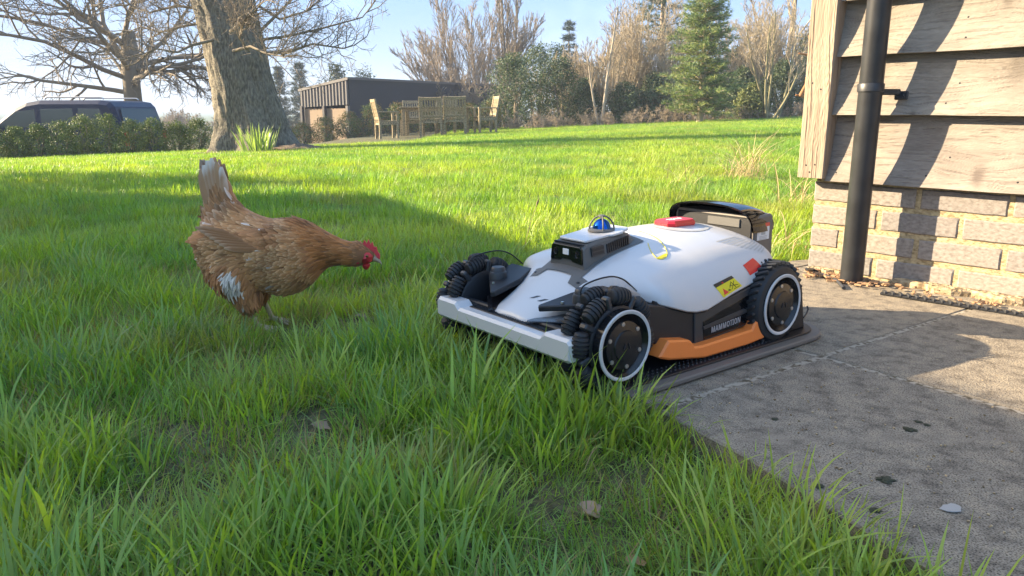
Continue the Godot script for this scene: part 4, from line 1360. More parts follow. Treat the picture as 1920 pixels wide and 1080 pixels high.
func surface_net(f: Callable, lo: Vector3, hi: Vector3, cell: float) -> MB:
	var nx := int((hi.x - lo.x) / cell) + 2
	var ny := int((hi.y - lo.y) / cell) + 2
	var nz := int((hi.z - lo.z) / cell) + 2
	var val := PackedFloat32Array()
	val.resize(nx * ny * nz)
	for i in nx:
		for j in ny:
			for k in nz:
				val[(i * ny + j) * nz + k] = f.call(lo + Vector3(i, j, k) * cell)
	var b := MB.new()
	var id := {}
	for i in nx - 1:
		for j in ny - 1:
			for k in nz - 1:
				var s := Vector3.ZERO
				var n := 0
				var c := []
				for e in 8: c.append(val[((i + (e & 1)) * ny + j + ((e >> 1) & 1)) * nz + k + (e >> 2)])
				for e in 8:
					for m in [1, 2, 4]:
						if e & m: continue
						var u: float = c[e]
						var w: float = c[e | m]
						if (u < 0) == (w < 0): continue
						var t := u / (u - w)
						s += Vector3(e & 1, (e >> 1) & 1, e >> 2) + Vector3(t if m == 1 else 0.0, t if m == 2 else 0.0, t if m == 4 else 0.0)
						n += 1
				if n:
					var p := lo + (Vector3(i, j, k) + s / n) * cell
					var g := Vector3(f.call(p + Vector3(0.004, 0, 0)) - f.call(p - Vector3(0.004, 0, 0)), f.call(p + Vector3(0, 0.004, 0)) - f.call(p - Vector3(0, 0.004, 0)), f.call(p + Vector3(0, 0, 0.004)) - f.call(p - Vector3(0, 0, 0.004))).normalized()
					id[(i * ny + j) * nz + k] = b.vert(p, g, Vector2.ZERO)
	for i in range(1, nx - 1):
		for j in range(1, ny - 1):
			for k in range(1, nz - 1):
				var o := (i * ny + j) * nz + k
				for ax in 3:
					var st: int = [ny * nz, nz, 1][ax]
					var v0 := val[o]
					var v1 := val[o + st]
					if (v0 < 0) == (v1 < 0): continue
					var s1: int = [nz, 1, ny * nz][ax]
					var s2: int = [1, ny * nz, nz][ax]
					var q := [id.get(o - s1 - s2, -1), id.get(o - s2, -1), id.get(o, -1), id.get(o - s1, -1)]
					if q.has(-1): continue
					if v0 < 0: q.reverse()
					for e in [0, 1, 2, 0, 2, 3]: b.ix.append(q[e])
	return b
func feather(b: MB, p: Vector3, n: Vector3, f: Vector3, length: float, width: float, lift: float, base: Color, edge: Color, shaft: Color):
	f = (f - n * f.dot(n)).normalized()
	var s := f.cross(n)
	var k := b.v.size()
	var N := 5
	for i in N:
		var t := i / (N - 1.0)
		var w := width * 0.5 * pow(sin(PI * (0.16 + 0.80 * t)), 0.7)
		var c := p + f * (length * t) + n * (0.0015 + lift * t - lift * 0.55 * t * t)
		var nn := (n - f * (lift / length) * (1.0 - 1.1 * t)).normalized()
		b.col = base.lerp(edge, 0.25 + 0.75 * t * t)
		b.vert(c - s * w - n * w * 0.35, (nn - s * 0.45).normalized(), Vector2(0, t))
		b.col = base.lerp(shaft, 0.6) if t < 0.95 else edge
		b.vert(c + n * 0.0004, nn, Vector2(0.5, t))
		b.col = base.lerp(edge, 0.25 + 0.75 * t * t)
		b.vert(c + s * w - n * w * 0.35, (nn + s * 0.45).normalized(), Vector2(1, t))
	for i in N - 1:
		var q := k + i * 3
		# f x n = s: winding so that the normal faces n
		for e in [q, q + 4, q + 1, q, q + 3, q + 4, q + 1, q + 5, q + 2, q + 1, q + 4, q + 5]: b.ix.append(e)
func hen():
	var t := thing("hen", "brown hen with red comb leaning forward through the shaded grass", "hen", Vector3(-0.63, -0.03, -1.93), deg_to_rad(2.0))
	var m := mat("plumage", Color.WHITE, 0.72)
	m.vertex_color_use_as_albedo = true; m.metallic_specular = 0.25; m.rim_enabled = true; m.rim = 0.25
	mat("comb_red", lin(0.68, 0.055, 0.065), 0.5).subsurf_scatter_enabled = true
	M.comb_red.subsurf_scatter_strength = 0.15
	M.comb_red.normal_enabled = true; M.comb_red.normal_texture = noise_tex(140, 0.08, 3, [], 256, FastNoiseLite.TYPE_SIMPLEX_SMOOTH, true, 5.0)
	tri_map(M.comb_red, 12.0, false)
	mat("horn", lin(0.38, 0.30, 0.20), 0.4)
	mat("shank_skin", lin(0.52, 0.43, 0.27), 0.55)
	mat("eye_amber", lin(0.28, 0.11, 0.02), 0.1)
	var b := surface_net(hen_d, Vector3(-0.20, 0.04, -0.12), Vector3(0.295, 0.42, 0.12), 0.0085)
	var fl := FastNoiseLite.new()
	fl.seed = 9; fl.frequency = 14.0; fl.fractal_octaves = 3
	for i in b.v.size(): b.c[i] = Color(0.26, 0.125, 0.055)
	obj("body", b, M.plumage, t)
	# contour feathers laid along the flow
	var pl := MB.new()
	var hr := RandomNumberGenerator.new()
	hr.seed = 77
	var tris := b.ix.size() / 3
	var cum := PackedFloat32Array()
	var tot := 0.0
	for i in tris:
		var A := b.v[b.ix[i * 3]]
		tot += (b.v[b.ix[i * 3 + 1]] - A).cross(b.v[b.ix[i * 3 + 2]] - A).length()
		cum.append(tot)
	for i in 6400:
		var k := cum.bsearch(hr.randf() * tot)
		k = mini(k, tris - 1)
		var u := hr.randf()
		var w := hr.randf() * (1.0 - u)
		var A := b.v[b.ix[k * 3]]
		var p := A + (b.v[b.ix[k * 3 + 1]] - A) * u + (b.v[b.ix[k * 3 + 2]] - A) * w
		var n := b.n[b.ix[k * 3]]
		if p.x > 0.236 and p.y < 0.205: continue
		var ff := hen_flow(p)
		if absf(ff[0].dot(n)) > 0.8 or (int(ff[1]) == 6 and p.y > 0.29 and (n.x < -0.55 or n.y > 0.6)): continue
		var f: Vector3 = (ff[0] + Vector3(hr.randf_range(-0.22, 0.22), hr.randf_range(-0.22, 0.22), hr.randf_range(-0.15, 0.15))).normalized()
		var g := fl.get_noise_3d(p.x, p.y, p.z)
		var base := Color(0.33, 0.155, 0.066)
		var edge := Color(0.50, 0.30, 0.165)
		var shaft := Color(0.42, 0.23, 0.115)
		var L := 0.030
		var W := 0.014
		var lift := 0.005
		match int(ff[1]):
			0, 7:
				L = 0.034; W = 0.013; base = Color(0.36, 0.165, 0.065); edge = Color(0.60, 0.37, 0.19); shaft = Color(0.50, 0.27, 0.12)
			1:
				L = 0.030; W = 0.016; base = Color(0.33, 0.13, 0.045); edge = Color(0.42, 0.195, 0.08)
			2, 3:
				L = 0.030; W = 0.008; lift = hr.randf_range(0.005, 0.014); f = (f + Vector3(hr.randf_range(-0.4, 0.4), hr.randf_range(-0.3, 0.3), hr.randf_range(-0.3, 0.3))).normalized(); base = Color(0.33, 0.14, 0.05); edge = Color(0.42, 0.205, 0.09)
			4:
				L = 0.032; W = 0.0065; base = Color(0.33, 0.135, 0.042); edge = Color(0.48, 0.245, 0.105); shaft = Color(0.40, 0.18, 0.065)
			5:
				L = 0.012; W = 0.005; lift = 0.001; base = Color(0.28, 0.12, 0.045); edge = Color(0.38, 0.20, 0.09)
			6:
				L = 0.040; W = 0.016; base = Color(0.38, 0.19, 0.085); edge = Color(0.58, 0.39, 0.24)
			8:
				L = 0.038; W = 0.019; lift = 0.004; base = Color(0.34, 0.14, 0.048); edge = Color(0.47, 0.24, 0.11)
		# downy white patch on the thigh and a pale rump line, as in the flock's moult
		if Vector2((p.x + 0.068), (p.y - 0.142) * 0.75).length() < 0.025 + 0.012 * g and absf(p.z) > 0.02:
			base = Color(0.62, 0.55, 0.47); edge = Color(0.74, 0.70, 0.64); shaft = edge; W *= 0.6
		if int(ff[1]) == 6 and p.y > 0.385: edge = Color(0.72, 0.66, 0.58); base = edge.lerp(base, 0.5)
		if hr.randf() < 0.018 and p.x < 0.08: edge = Color(0.75, 0.70, 0.64); base = edge
		var q := 0.93 + 0.5 * g + hr.randf_range(-0.22, 0.22)
		feather(pl, p - n * 0.0015, n, f, L * hr.randf_range(0.8, 1.2), W * hr.randf_range(0.85, 1.2), lift * hr.randf_range(0.6, 1.6), base * q * Color(1.06, 0.95, 0.84), edge * q * Color(1.04, 0.97, 0.90), shaft * q * Color(1.05, 0.96, 0.86))
	var o := obj("contour_feathers", pl, M.plumage, t)
	o.set_meta("kind", "stuff")
	# tail quills
	for k in 11:
		var e := k / 10.0
		pl = MB.new()
		var side := 1.0 if k % 2 == 0 else -1.0
		var a := Vector3(-0.100 - 0.03 * e, 0.318, side * 0.016)
		var dir := Vector3(lerpf(0.06, -0.16, e), 1.0, side * 0.10).normalized()
		var nrm := Vector3(0.25, 0, side).normalized()
		feather(pl, a, nrm, dir, 0.130 - 0.055 * absf(e - 0.45), 0.030, 0.004, Color(0.42, 0.22, 0.105), Color(0.84, 0.76, 0.64) if k % 4 == 0 or k == 6 else Color(0.56, 0.36, 0.205), Color(0.50, 0.31, 0.17))
		obj("tail_feather", pl, M.plumage, t)
	# primaries of the folded wing
	for s in [1.0, -1.0]:
		for k in 7:
			pl = MB.new()
			var a := Vector3(0.000 - 0.012 * k, 0.226 + 0.006 * k, s * (0.087 - 0.002 * k))
			feather(pl, a, Vector3(0, 0.15, s).normalized(), Vector3(-1, 0.02 + 0.03 * k, -0.12 * s).normalized(), 0.082, 0.020, 0.003, Color(0.29, 0.125, 0.048) * (1.0 + 0.06 * (k % 3)), Color(0.50, 0.31, 0.18), Color(0.33, 0.16, 0.07))
			obj("wing_feather", pl, M.plumage, t)
	# bare red face, comb, wattles, eye, beak
	var cb := MB.new()
	var outl := PackedVector2Array()
	for q in [[0.233, 0.214], [0.237, 0.231], [0.243, 0.2225], [0.248, 0.2345], [0.2535, 0.224], [0.259, 0.236], [0.263, 0.223], [0.269, 0.229], [0.272, 0.216], [0.279, 0.216], [0.281, 0.204], [0.287, 0.196], [0.286, 0.183], [0.279, 0.186], [0.272, 0.200], [0.262, 0.207], [0.248, 0.210]]: outl.append(Vector2(q[0], q[1]))
	cb.prism(outl, -0.003, 0.003, Transform3D.IDENTITY, 0.0012)
	obj("comb", cb, M.comb_red, t)
	for s in [1.0, -1.0]:
		b = MB.new()
		b.lathe([Vector2(0.0, -0.009), Vector2(0.004, -0.0085), Vector2(0.0085, -0.004), Vector2(0.0095, 0.001), Vector2(0.007, 0.006), Vector2(0, 0.008)], Transform3D(Basis.from_scale(Vector3(1, 1.15, 0.4)), Vector3(0.250, 0.167, s * 0.007)), 14)
		obj("wattle", b, M.comb_red, t)
		b = MB.new()
		b.lathe([Vector2(0.0, -0.013), Vector2(0.008, -0.010), Vector2(0.0125, 0.0), Vector2(0.009, 0.010), Vector2(0, 0.013)], Transform3D(Basis(Vector3.BACK, 0.3) * Basis.from_scale(Vector3(1.45, 1.15, 0.45)), Vector3(0.2530, 0.189, s * 0.0158)), 18)
		obj("face_skin", b, M.comb_red, t)
		b = MB.new()
		b.lathe([Vector2(0.0, -0.008), Vector2(0.005, -0.006), Vector2(0.006, 0.0), Vector2(0.004, 0.007), Vector2(0, 0.009)], Transform3D(Basis.from_scale(Vector3(0.8, 1.0, 0.4)), Vector3(0.231, 0.182, s * 0.0195)), 12)
		obj("ear_lobe", b, M.comb_red, t)
		b = MB.new()
		var dp := []
		for k in 7: dp.append(Vector2(0.0042 * cos(k * PI / 12), 0.003 * sin(k * PI / 12)))
		dp.reverse()
		b.lathe(dp, Transform3D(Basis(Vector3.RIGHT, PI / 2 * s), Vector3(0.2565, 0.1945, s * 0.0203)), 14)
		var eye := obj("eye", b, M.eye_amber, t)
		b = MB.new()
		b.lathe([Vector2(0.0, 0.0034), Vector2(0.0020, 0.0029)], Transform3D(Basis(Vector3.RIGHT, PI / 2 * s), Vector3(0.2565, 0.1945, s * 0.0203)), 10)
		obj("pupil", b, M.glass_black, eye)
	b = MB.new()
	var path := [Vector3(0.264, 0.187, 0), Vector3(0.275, 0.183, 0), Vector3(0.284, 0.1775, 0), Vector3(0.2905, 0.1690, 0)]
	b.tube(path, [0.0090, 0.0070, 0.0042, 0.0008], 10)
	obj("beak", b, M.horn, t)
	# legs
	for s in [1.0, -1.0]:
		var dx := 0.0 if s > 0 else 0.016
		b = MB.new()
		b.tube([Vector3(-0.054 + dx, 0.085, s * 0.038), Vector3(-0.046 + dx, 0.060, s * 0.038), Vector3(-0.030 + dx, 0.018, s * 0.038)], [0.0085, 0.0062, 0.0065], 10)
		for a in [-0.45, 0.0, 0.45]:
			b.tube([Vector3(-0.030 + dx, 0.018, s * 0.038), Vector3(-0.010 + dx, 0.011, s * 0.038 + a * 0.022), Vector3(0.018 + dx, 0.005, s * 0.038 + a * 0.05)], [0.0062, 0.0050, 0.0025], 7)
		b.tube([Vector3(-0.030 + dx, 0.018, s * 0.038), Vector3(-0.048 + dx, 0.010, s * 0.038), Vector3(-0.056 + dx, 0.006, s * 0.038)], [0.0055, 0.0042, 0.002], 7)
		obj("leg", b, M.shank_skin, t)
# ---------------------------------------------------------------- background: trees, shrubs
func spot(px: float, d: float) -> Vector3:    # where the ground lies d metres ahead along that column of the view
	var k := 0.97476 + 0.2231 * 0.16
	var x := (px - 960.0) / 1420.0 * d * 1.0259 * (0.97476 * 0.97476 + 0.05)
	return Vector3(x, th(x, -d), -d)
func view_at(px: float, py: float, d: float) -> Vector3:
	var v := Vector3((px - 960.0) / 1420.0, -(py - 540.0) / 1420.0, -1.0)
	var c := cos(0.22500)
	var s := sin(0.22500)
	var r := Vector3(v.x, v.y * c + v.z * s, -v.y * s + v.z * c)
	return Vector3(0, 0.52, 0) + r * (d / -r.z)
func plant_materials():
	var m: StandardMaterial3D
	m = mat("oak_bark", Color.WHITE, 0.95)
	m.albedo_texture = noise_tex(150, 0.02, 5, [[0.25, lin(0.085, 0.075, 0.058)], [0.5, lin(0.17, 0.15, 0.115)], [0.75, lin(0.27, 0.24, 0.175)]], 512)
	m.normal_enabled = true; m.normal_texture = noise_tex(151, 0.06, 5, [], 512, FastNoiseLite.TYPE_SIMPLEX_SMOOTH, true, 10.0)
	m.uv1_triplanar = true; m.uv1_world_triplanar = true; m.uv1_scale = Vector3(2.6, 0.7, 2.6)
	mat("twig_grey", lin(0.20, 0.165, 0.12), 0.9)
	mat("twig_tan", lin(0.385, 0.32, 0.22), 0.9)
	mat("twig_brown", lin(0.29, 0.235, 0.17), 0.9)
	mat("twig_orange", lin(0.42, 0.20, 0.09), 0.9)
	mat("birch_bark", lin(0.38, 0.33, 0.255), 0.85)
	mat("olive_bark", lin(0.24, 0.22, 0.12), 0.9)
	m = mat("leaf", Color.WHITE, 0.5)
	m.vertex_color_use_as_albedo = true; m.backlight_enabled = true; m.backlight = Color(0.55, 0.6, 0.25); m.metallic_specular = 0.35
	m = mat("needle", Color.WHITE, 0.6)
	m.vertex_color_use_as_albedo = true; m.backlight_enabled = true; m.backlight = Color(0.4, 0.45, 0.2)
# recursive bare branch; opt: wig, up, kids, shrink, ang, sides, minr
func grow(b: MB, p: Vector3, dir: Vector3, length: float, rad: float, level: int, o: Dictionary):
	var segs := 5 if level > 1 else (3 if level == 1 else 2)
	var pts := [p]
	var d := dir
	var q := p
	for i in segs:
		d = (d + Vector3(R(-1, 1), R(-1, 1), R(-1, 1)) * o.wig + Vector3.UP * o.up * (1.0 if level > 0 else 0.5)).normalized()
		q += d * (length / segs)
		pts.append(q)
	var r1: float = rad * (0.45 if level > 0 else 0.5)
	if level >= 2:
		var rr := []
		for i in segs + 1: rr.append(lerpf(rad, r1, float(i) / segs))
		b.tube(pts, rr, 6 if level >= 3 else 4, false)
	else:
		for i in segs: b.twig(pts[i], pts[i + 1], lerpf(rad, r1, float(i) / segs), lerpf(rad, r1, float(i + 1) / segs))
	if level <= 0: return
	var kids: int = o.kids[mini(level, o.kids.size() - 1)]
	for k in kids:
		var t := 0.22 + 0.78 * (k + R(0.2, 0.8)) / kids
		var f := t * segs
		var i := mini(int(f), segs - 1)
		var at: Vector3 = pts[i].lerp(pts[i + 1], f - i)
		var dd: Vector3 = (pts[i + 1] - pts[i]).normalized()
		var side := dd.cross(Vector3(R(-1, 1), R(-1, 1), R(-1, 1))).normalized()
		var a: float = o.ang * R(0.6, 1.3)
		grow(b, at, (dd * cos(a) + side * sin(a)).normalized(), length * o.shrink * R(0.65, 1.15) * (1.15 - 0.45 * t), maxf(lerpf(rad, r1, t) * 0.62, o.minr), level - 1, o)
func leafquad(b: MB, p: Vector3, n: Vector3, f: Vector3, l: float, w: float):
	f = (f - n * f.dot(n)).normalized()
	var s := f.cross(n)
	var k := b.v.size()
	b.vert(p, n, Vector2(0, 0)); b.vert(p + f * l * 0.5 - s * w + n * w * 0.4, (n + s * 0.4).normalized(), Vector2(0, 1)); b.vert(p + f * l, n, Vector2(1, 1)); b.vert(p + f * l * 0.5 + s * w + n * w * 0.4, (n - s * 0.4).normalized(), Vector2(1, 0))
	for e in [k, k + 1, k + 2, k, k + 2, k + 3]: b.ix.append(e)
# leafy crown: clumps of leaves near the skin of a lumpy volume plus scattered inner leaves
func leaf_crown(w: float, h: float, count: int, l: float, cols: Array, seed_: int, lumps := 0.35, taper := 0.5, base := 0.0) -> MB:
	var b := MB.new()
	var f := FastNoiseLite.new()
	f.seed = seed_; f.frequency = 1.0; f.fractal_octaves = 3
	var clumps := []
	var nc := int(count / 14.0)
	for i in nc:
		var y := pow(rng.randf(), 0.85)
		var a := R(0, TAU)
		var prof := pow(sin(PI * clampf(0.12 + 0.86 * y, 0, 1)), 0.5) * lerpf(1.0, 1.0 - taper, y)
		var lump := 1.0 + lumps * f.get_noise_3d(cos(a) * 1.6, y * 2.6, sin(a) * 1.6) * 2.0
		var r := w * 0.5 * prof * lump * (sqrt(R(0.25, 1.0)))
		clumps.append(Vector3(cos(a) * r, base + y * h * (1.0 + 0.12 * lumps * f.get_noise_2d(a * 3.0, 7.0)), sin(a) * r))
	for c in clumps:
		var tone: Color = cols[rng.randi() % cols.size()] * R(0.75, 1.25)
		var outw := Vector3(c.x, 0.25 * h * R(-0.2, 1.0), c.z).normalized()
		for i in 14:
			var q := R(0.8, 1.2)
			b.col = Color(tone.r * q, tone.g * q, tone.b * q)
			var n := (Vector3(R(-1, 1), R(-0.4, 1.2), R(-1, 1)) + outw * 0.8).normalized()
			leafquad(b, c + Vector3(R(-1, 1), R(-1, 1), R(-1, 1)) * l * 1.7, n, (outw + Vector3(R(-1, 1), R(-1, 1), R(-1, 1))).normalized(), l * R(0.7, 1.3), l * 0.22)
	return b
func stems(h: float, w: float, n: int, r: float) -> MB:
	var b := MB.new()
	for i in n:
		var a := R(0, TAU)
		var e := Vector3(cos(a) * w * R(0.1, 0.35), h * R(0.6, 0.85), sin(a) * w * R(0.1, 0.35))
		b.tube([Vector3(e.x * 0.15, -0.05, e.z * 0.15), e * 0.5 + Vector3(R(-0.05, 0.05), 0, R(-0.05, 0.05)), e], [r, r * 0.7, r * 0.3], 5, false)
	return b
func leaf_shrub(called: String, label: String, category: String, at: Vector3, w: float, h: float, count: int, l: float, cols: Array, seed_: int, group := "", lumps := 0.35, taper := 0.5) -> Node3D:
	var t := thing(called, label, category, at, R(0, TAU), group)
	obj("stems", stems(h, w, 5, 0.012 + 0.01 * h), M.twig_brown, t)
	var c := obj("foliage", leaf_crown(w, h, count, l, cols, seed_, lumps, taper), M.leaf, t)
	c.set_meta("kind", "stuff")
	return t
func bare_tree(called: String, label: String, category: String, at: Vector3, trunks: Array, o: Dictionary, bark: Material, twig: Material, group := "") -> Node3D:
	# trunks: [lean, length, radius, level]
	var t := thing(called, label, category, at, 0.0, group)
	var tr := MB.new()
	var br := MB.new()
	for q in trunks:
		var dir: Vector3 = q[0].normalized()
		var pts := [Vector3(R(-0.05, 0.05) * o.get("foot", 1.0), -0.1, R(-0.05, 0.05) * o.get("foot", 1.0))]
		var rr := [q[2] * 1.25]
		var p: Vector3 = pts[0]
		var n := 7
		var L: float = q[1]
		for i in n:
			dir = (dir + Vector3(R(-1, 1), 0, R(-1, 1)) * o.wig * 0.4 + Vector3.UP * 0.04).normalized()
			p += dir * (L / n)
			pts.append(p); rr.append(lerpf(q[2], q[2] * 0.30, (i + 1.0) / n))
		tr.tube(pts, rr, 8, true)
		var start: float = o.get("start", 0.3)
		var m: int = o.limbs
		for k in m:
			var tt := start + (1.0 - start) * (k + R(0.1, 0.9)) / m
			var f := tt * n
			var i := mini(int(f), n - 1)
			var pos: Vector3 = pts[i].lerp(pts[i + 1], f - i)
			var dd: Vector3 = (pts[i + 1] - pts[i]).normalized()
			var side := dd.cross(Vector3(R(-1, 1), R(-0.3, 0.3), R(-1, 1))).normalized()
			var a: float = o.ang * R(0.7, 1.3)
			grow(br, pos, (dd * cos(a) + side * sin(a)).normalized(), L * o.reach * (1.15 - 0.6 * tt) * R(0.75, 1.2), maxf(lerpf(q[2], q[2] * 0.3, tt) * 0.5, o.minr), q[3], o)
	obj("trunk", tr, bark, t)
	var c := obj("branches", br, twig, t)
	c.set_meta("kind", "stuff")
	return t
func conifer(called: String, label: String, at: Vector3, h: float, w: float, whorls: int, per: int, l: float, cols: Array, start: float, droop: float, bark: Material, group := "", open := 0.0) -> Node3D:
	var t := thing(called, label, "tree", at, 0.0, group)
	var tr := MB.new()
	tr.tube([Vector3(0, -0.1, 0), Vector3(0.03, h * 0.3, 0), Vector3(-0.02, h * 0.7, 0.02), Vector3(0, h, 0)], [h * 0.022, h * 0.017, h * 0.009, 0.01], 8)
	var fo := MB.new()
	for i in whorls:
		var y := lerpf(start, 0.985, (i + R(0, 0.6)) / whorls)
		var prof := pow(1.0 - (y - start) / (1.0 - start), 0.8) * (0.75 + 0.25 * sin(i * 2.3)) + 0.06
		if i < 2: prof *= 0.8
		prof *= R(0.72, 1.2)
		for k in per:
			if rng.randf() < open: continue
			var a := TAU * (k + R(-0.3, 0.3)) / per + i * 1.3
			var L := w * 0.5 * prof * R(0.65, 1.15)
			var d := Vector3(cos(a), R(0.05, 0.45) - droop * (1.0 - y), sin(a)).normalized()
			var p0 := Vector3(0, y * h, 0)
			var p1 := p0 + d * L
			tr.twig(p0, p1, 0.012 + 0.01 * L, 0.006, 4)
			var n := int(maxf(2.0, L / (l * 0.75)))
			for j in n:
				var tt := 0.25 + 0.75 * (j + rng.randf()) / n
				for side in 3:
					var c := p0.lerp(p1, tt) + Vector3(R(-1, 1), R(-0.5, 0.8), R(-1, 1)) * l * 0.7 * (1.2 - 0.5 * tt)
					var tone: Color = cols[rng.randi() % cols.size()] * R(0.75, 1.3)
					fo.col = tone
					for e in 9:
						var dir := (d * 0.7 + Vector3(R(-1, 1), R(-0.4, 1), R(-1, 1))).normalized()
						var s := dir.cross(Vector3(R(-1, 1), R(-1, 1), R(-1, 1))).normalized()
						var tip := c + dir * l * R(0.7, 1.1)
						var wd := l * 0.045
						var nn := ((tip - c).cross(s)).normalized()
						var kk := fo.v.size()
						fo.vert(c - s * wd, nn, Vector2.ZERO); fo.vert(c + s * wd, nn, Vector2.ZERO); fo.vert(tip, nn, Vector2.ONE)
						fo.ix.append(kk); fo.ix.append(kk + 1); fo.ix.append(kk + 2)
	obj("trunk", tr, bark, t)
	var c2 := obj("crown", fo, M.needle, t)
	c2.set_meta("kind", "stuff")
	return t
func big_oak():
	var base := view_at(474, 268, 14.0)
	base.y = th(base.x, base.z)
	var t := thing("oak_tree", "massive furrowed oak trunk with thin bare twigs hanging from it", "tree", base)
	# trunk: rings with bark ridges and root flare
	var f := FastNoiseLite.new()
	f.seed = 21; f.frequency = 1.0; f.fractal_octaves = 4
	var prof := [[-0.25, 0.0, 0.92, 0.0], [0.0, 0.0, 0.80, 0.0], [0.12, 0.0, 0.72, 0.0], [0.35, -0.01, 0.645, 0.0], [0.7, -0.03, 0.60, 0.0], [1.2, -0.10, 0.545, 0.0], [1.8, -0.19, 0.515, 0.0], [2.4, -0.30, 0.51, 0.0], [2.9, -0.38, 0.53, 0.0], [3.6, -0.48, 0.50, 0.0], [4.6, -0.60, 0.46, 0.0], [6.0, -0.70, 0.40, 0.0], [7.5, -0.72, 0.30, 0.0]]
	var rows := []
	var S := 96
	for i in 110:
		var y := lerpf(-0.25, 7.5, pow(i / 109.0, 1.25))
		var cx := 0.0
		var r := 0.5
		for k in prof.size() - 1:
			if y >= prof[k][0] and y <= prof[k + 1][0]:
				var q: float = (y - prof[k][0]) / (prof[k + 1][0] - prof[k][0])
				cx = lerpf(prof[k][1], prof[k + 1][1], q); r = lerpf(prof[k][2], prof[k + 1][2], q)
		var row := PackedVector3Array()
		for s in S:
			var a := TAU * s / S
			var u := Vector3(cos(a), 0, sin(a))
			var flare := exp(-maxf(y, 0.0) * 2.6)
			var root := 1.0 + 0.20 * flare * cos(a * 5.0 + 0.7) + 0.10 * flare * cos(a * 3.0 + 2.0)
			var ridge := 1.0 - absf(f.get_noise_3d(cos(a) * 6.0, y * 1.1, sin(a) * 6.0))
			var ridge2 := f.get_noise_3d(cos(a) * 15.0, y * 3.0, sin(a) * 15.0)
			var broad := f.get_noise_3d(cos(a) * 1.4, y * 0.7 + 9.0, sin(a) * 1.4)
			row.append(Vector3(cx, y, 0) + u * (r * root + 0.05 * (pow(ridge, 3.0) - 0.6) + 0.018 * ridge2 + 0.05 * broad))
		rows.append(row)
	var b := MB.new()
	b.grid(rows, true)
	obj("trunk", b, M.oak_bark, t)
	# low epicormic branches, laid along the view of the photograph at the trunk's own depth
	b = MB.new()
	var o := {"wig": 0.34, "up": 0.06, "kids": [0, 4, 5, 5], "shrink": 0.55, "ang": 0.9, "minr": 0.0045}
	for q in [[[489, 76], [538, 67], [604, 55], [682, 32], [712, -8], 0.3], [[495, 99], [547, 95], [587, 82], [644, 89], [668, 84], -0.4], [[481, 12], [524, 37], [575, 20], [604, -4], [640, -30], 0.6], [[488, 60], [530, 20], [560, -15], [600, -40], [620, -60], -0.3], [[400, 40], [345, 48], [300, 60], [262, 50], [220, 66], 0.4], [[404, 72], [360, 84], [330, 98], [290, 92], [262, 104], -0.5], [[396, 20], [330, 10], [280, 22], [240, 8], [190, 14], 0.2], [[440, 96], [470, 88], [496, 99], [520, 106], [560, 104], -0.9], [[395, 0], [350, -20], [300, -18], [250, -40], [200, -50], 0.5], [[470, 95], [452, 70], [455, 40], [470, 20], [490, 5], -0.8], [[430, 60], [445, 45], [470, 30], [485, 12], [500, -10], -0.9]]:
		var pts := []
		for k in 5: pts.append(view_at(q[k][0] + R(-3, 3), q[k][1] + R(-2, 2), 14.0 + q[5] * (0.9 + k * 0.35)) - base)
		b.tube(pts, [0.030, 0.024, 0.018, 0.012, 0.006], 5, false)
		for k in 16:
			var tt := R(0.4, 3.95)
			var i := int(tt)
			var p: Vector3 = pts[i].lerp(pts[i + 1], tt - i)
			var d: Vector3 = (pts[i + 1] - pts[i]).normalized()
			grow(b, p, (d * 0.8 + Vector3(R(-0.8, 0.8), R(-0.4, 0.8), R(-0.8, 0.8))).normalized(), R(0.35, 0.95), 0.010, 2, o)
	var c := obj("low_branches", b, M.twig_grey, t)
	c.set_meta("kind", "stuff")
	# great limbs above the frame
	b = MB.new()
	for k in 7:
		var a := TAU * k / 7.0 + 0.4
		grow(b, Vector3(-0.65, 4.6 + 0.35 * k, 0), Vector3(cos(a), 0.75, sin(a)).normalized(), R(3.2, 4.4), 0.17, 3, {"wig": 0.22, "up": 0.06, "kids": [0, 3, 4, 5], "shrink": 0.6, "ang": 0.75, "minr": 0.008})
	c = obj("limbs", b, M.twig_grey, t)
	c.set_meta("kind", "stuff")
func far_oak():
	var base := view_at(252, 215, 27.0)
	base.y = th(base.x, base.z)
	var t := thing("oak_tree", "spreading bare oak with crooked limbs behind the dark van", "tree", base)
	var b := MB.new()
	var up := view_at(252, 110, 27.0).y - base.y
	b.tube([Vector3(0, -0.1, 0), Vector3(0, up * 0.3, 0), Vector3(0.02, up * 0.75, 0), Vector3(0.06, up, 0), Vector3(0.10, up + 0.9, 0)], [0.42, 0.31, 0.28, 0.30, 0.2], 12)
	obj("trunk", b, M.twig_grey, t)
	var br := MB.new()
	var o := {"wig": 0.30, "up": 0.015, "kids": [0, 5, 6, 7, 7], "shrink": 0.56, "ang": 0.8, "minr": 0.009}
	for q in [[-1.0, 0.26, 0.2, 4.6], [-1.0, 0.02, -0.2, 3.6], [-0.9, 0.62, 0.3, 4.6], [-0.55, 0.9, -0.3, 4.2], [-0.15, 1.0, 0.3, 3.8], [0.4, 0.9, -0.2, 3.9], [0.8, 0.6, 0.3, 3.8], [1.0, 0.22, -0.2, 3.6], [1.0, -0.05, 0.3, 3.2], [-0.5, 0.4, 0.9, 3.6], [0.5, 0.4, 0.9, 3.4], [-0.3, 0.5, -0.9, 3.4], [-0.95, 0.45, -0.1, 4.8], [0.2, 0.7, 0.7, 3.6]]:
		grow(br, Vector3(0.04, up * R(0.55, 1.15), 0), Vector3(q[0], q[1], q[2]).normalized(), q[3], 0.095, 3, o)
	var c := obj("branches", br, M.twig_grey, t)
	c.set_meta("kind", "stuff")
